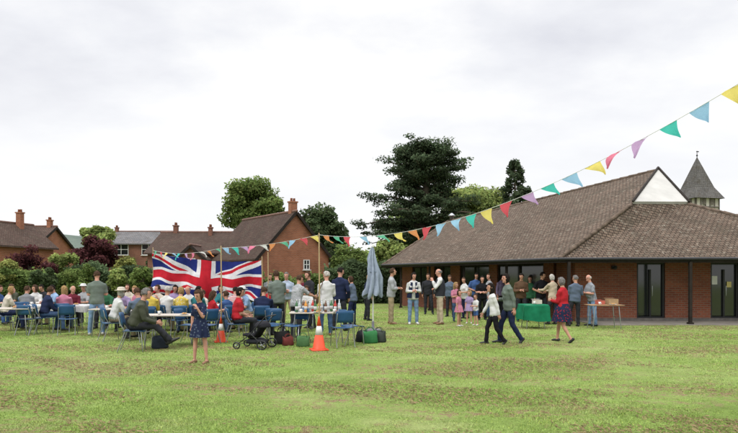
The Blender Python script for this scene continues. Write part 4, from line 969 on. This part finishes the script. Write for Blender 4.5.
# ------------------------------------------------------------------ ground + grass
b=MB(); g=[-2500,-400,-60,-20,0,20,60,400,2500]; gy=[-60,0,10,20,40,80,300,1000,3500]; vs=[(x,y,0) for y in gy for x in g]; fs=[]
for i in range(8):
    for j in range(8): a=i*9+j; fs.append((a,a+1,a+10,a+9))
b.add(vs,fs,0); o=mk(b,'ground',grassmat(False)); o['kind']='structure'; o['label']='mown lawn with dry patches and grass clippings'
def blades():
    n=480000; r=np.random.default_rng(3); y=5.0+ (r.random(n)**1.9)*30; x=(r.random(n)-.5)*2*(y*.68+.5)
    tuft=np.clip(.7+.45*np.sin(x*1.3+2*np.sin(y*.8))*np.sin(y*1.1)+.35*np.sin(x*6.1+y*2.3)*np.sin(y*7.7-x*1.9),.2,2)
    h=(.010+.016*r.random(n))*tuft*(1+.03*(y-5))*np.clip((36-y)/10,0,1); wd=.0028+.00042*(y-4); th=r.uniform(0,6.283,n); lean=r.normal(0,.8,n)*h; la=r.uniform(0,6.283,n)
    dx=np.cos(th)*wd; dy=np.sin(th)*wd
    V=np.stack([np.stack([x-dx,y-dy,0*x],1),np.stack([x+dx,y+dy,0*x],1),np.stack([x+np.cos(la)*lean,y+np.sin(la)*lean,h],1)],1).reshape(-1,3)
    c=r.uniform(.8,1.55,n); yl=r.random(n)<.12; col=np.stack([np.where(yl,c*1.3,c),np.where(yl,c*1.15,c),c,np.ones(n)],1); col=np.repeat(col,3,0)
    o=fast('grass',V,np.arange(3*n).reshape(n,3),grassmat(True),col); o['kind']='stuff'; o['label']='short mown grass blades covering the lawn'; o['category']='grass'
    m=70000; y=5+(r.random(m)**1.3)*14; x=(r.random(m)-.5)*2*(y*.68+.5); f=np.sin(x*.9+1.3*np.sin(y*1.7))+np.sin(y*2.6+.8*np.sin(x*1.1))+.6*np.sin(x*3.7+y*5.1)+r.normal(0,.35,m); k=f>.6; x=x[k];y=y[k]; x=x+r.normal(0,.05,len(x)); n=len(x)
    a=r.uniform(0,6.283,n); l=r.uniform(.008,.030,n); z=r.uniform(.008,.026,n); ca,sa=np.cos(a),np.sin(a); w_=.003+.0005*(y-4)
    V=np.stack([np.stack([x-ca*l-sa*w_,y-sa*l+ca*w_,z-.008],1),np.stack([x-ca*l+sa*w_,y-sa*l-ca*w_,z],1),np.stack([x+ca*l+sa*w_,y+sa*l-ca*w_,z+.006],1),np.stack([x+ca*l-sa*w_,y+sa*l+ca*w_,z+.003],1)],1).reshape(-1,3)
    c=r.uniform(.5,1.5,n); col=np.repeat(np.stack([c,c,c,np.ones(n)],1),4,0)
    o=fast('grass_clippings',V,np.arange(4*n).reshape(n,4),leafmat('clippings',(.25,.18,.105)),col); o['kind']='stuff'; o['label']='dry brown grass clippings scattered over lawn'; o['category']='grass clippings'
blades()
# ------------------------------------------------------------------ light
W=bpy.data.worlds.new('World'); sc.world=W; W.use_nodes=True; nt=W.node_tree; bg=nt.nodes['Background']
sk=nt.nodes.new('ShaderNodeTexSky'); sk.sky_type='NISHITA'; sk.sun_disc=False; EL,RO=48,215; sk.sun_elevation=rad(EL); sk.sun_rotation=rad(RO)
skb=mixc(nt,1.0,sk.outputs[0],(.1,.1,.1),'MULTIPLY')
co=coord(nt,'Generated'); sep=nt.nodes.new('ShaderNodeSeparateXYZ'); nt.links.new(co,sep.inputs[0])
def math_(op,a,b_=None,clamp=False):
    m=nt.nodes.new('ShaderNodeMath'); m.operation=op; m.use_clamp=clamp
    for s,v in zip(m.inputs,(a,b_)):
        if v is None: continue
        if hasattr(v,'links'): nt.links.new(v,s)
        else: s.default_value=v
    return m.outputs[0]
zz=math_('ADD',math_('MAXIMUM',sep.outputs[2],0.0),.22); cx=math_('DIVIDE',sep.outputs[0],zz); cy=math_('DIVIDE',sep.outputs[1],zz)
cmb=nt.nodes.new('ShaderNodeCombineXYZ'); nt.links.new(cx,cmb.inputs[0]); nt.links.new(cy,cmb.inputs[1]); mp=nt.nodes.new('ShaderNodeMapping'); mp.inputs['Scale'].default_value=(.9,1.1,1); mp.inputs['Location'].default_value=(3.3,1.7,0); nt.links.new(cmb.outputs[0],mp.inputs[0])
n1=noise(nt,mp.outputs[0],1.1,9,.55); cl=ramp(nt,n1,[(.34,(.72,.73,.79)),(.46,(.86,.87,.91)),(.56,(1.0,1.0,1.0))])
low=ramp(nt,sep.outputs[2],[(.12,.15),(.36,.95)])
cl2=mixc(nt,low,(.97,.975,.99),cl)
sc1=nt.nodes.new('ShaderNodeVectorMath'); sc1.operation='SCALE'; nt.links.new(cl2,sc1.inputs[0]); sc1.inputs['Scale'].default_value=1.06
cm=mixc(nt,.96,skb,sc1.outputs[0])
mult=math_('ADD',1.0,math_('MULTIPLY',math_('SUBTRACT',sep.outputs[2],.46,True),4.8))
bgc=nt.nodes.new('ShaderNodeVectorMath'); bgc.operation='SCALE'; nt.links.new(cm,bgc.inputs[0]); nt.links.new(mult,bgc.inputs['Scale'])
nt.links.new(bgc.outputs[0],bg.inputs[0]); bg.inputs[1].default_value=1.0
s=bpy.data.lights.new('sun','SUN'); s.energy=1.5; s.angle=rad(18); s.color=(1,.97,.92); so=bpy.data.objects.new('sun',s); link(so)
az=rad(RO); dirv=Vector((math.sin(az)*math.cos(rad(EL)),math.cos(az)*math.cos(rad(EL)),math.sin(rad(EL)))); so.rotation_euler=dirv.to_track_quat('Z','Y').to_euler()
cam=bpy.data.cameras.new('camera'); co_=bpy.data.objects.new('camera',cam); link(co_); co_.location=(0,0,CH); co_.rotation_euler=(rad(90),0,0)
cam.sensor_width=36; cam.lens=28; cam.shift_y=(276-216.5)/738; cam.clip_end=6000; sc.camera=co_
sc.view_settings.view_transform='Standard'; sc.view_settings.look='None'; sc.view_settings.exposure=0
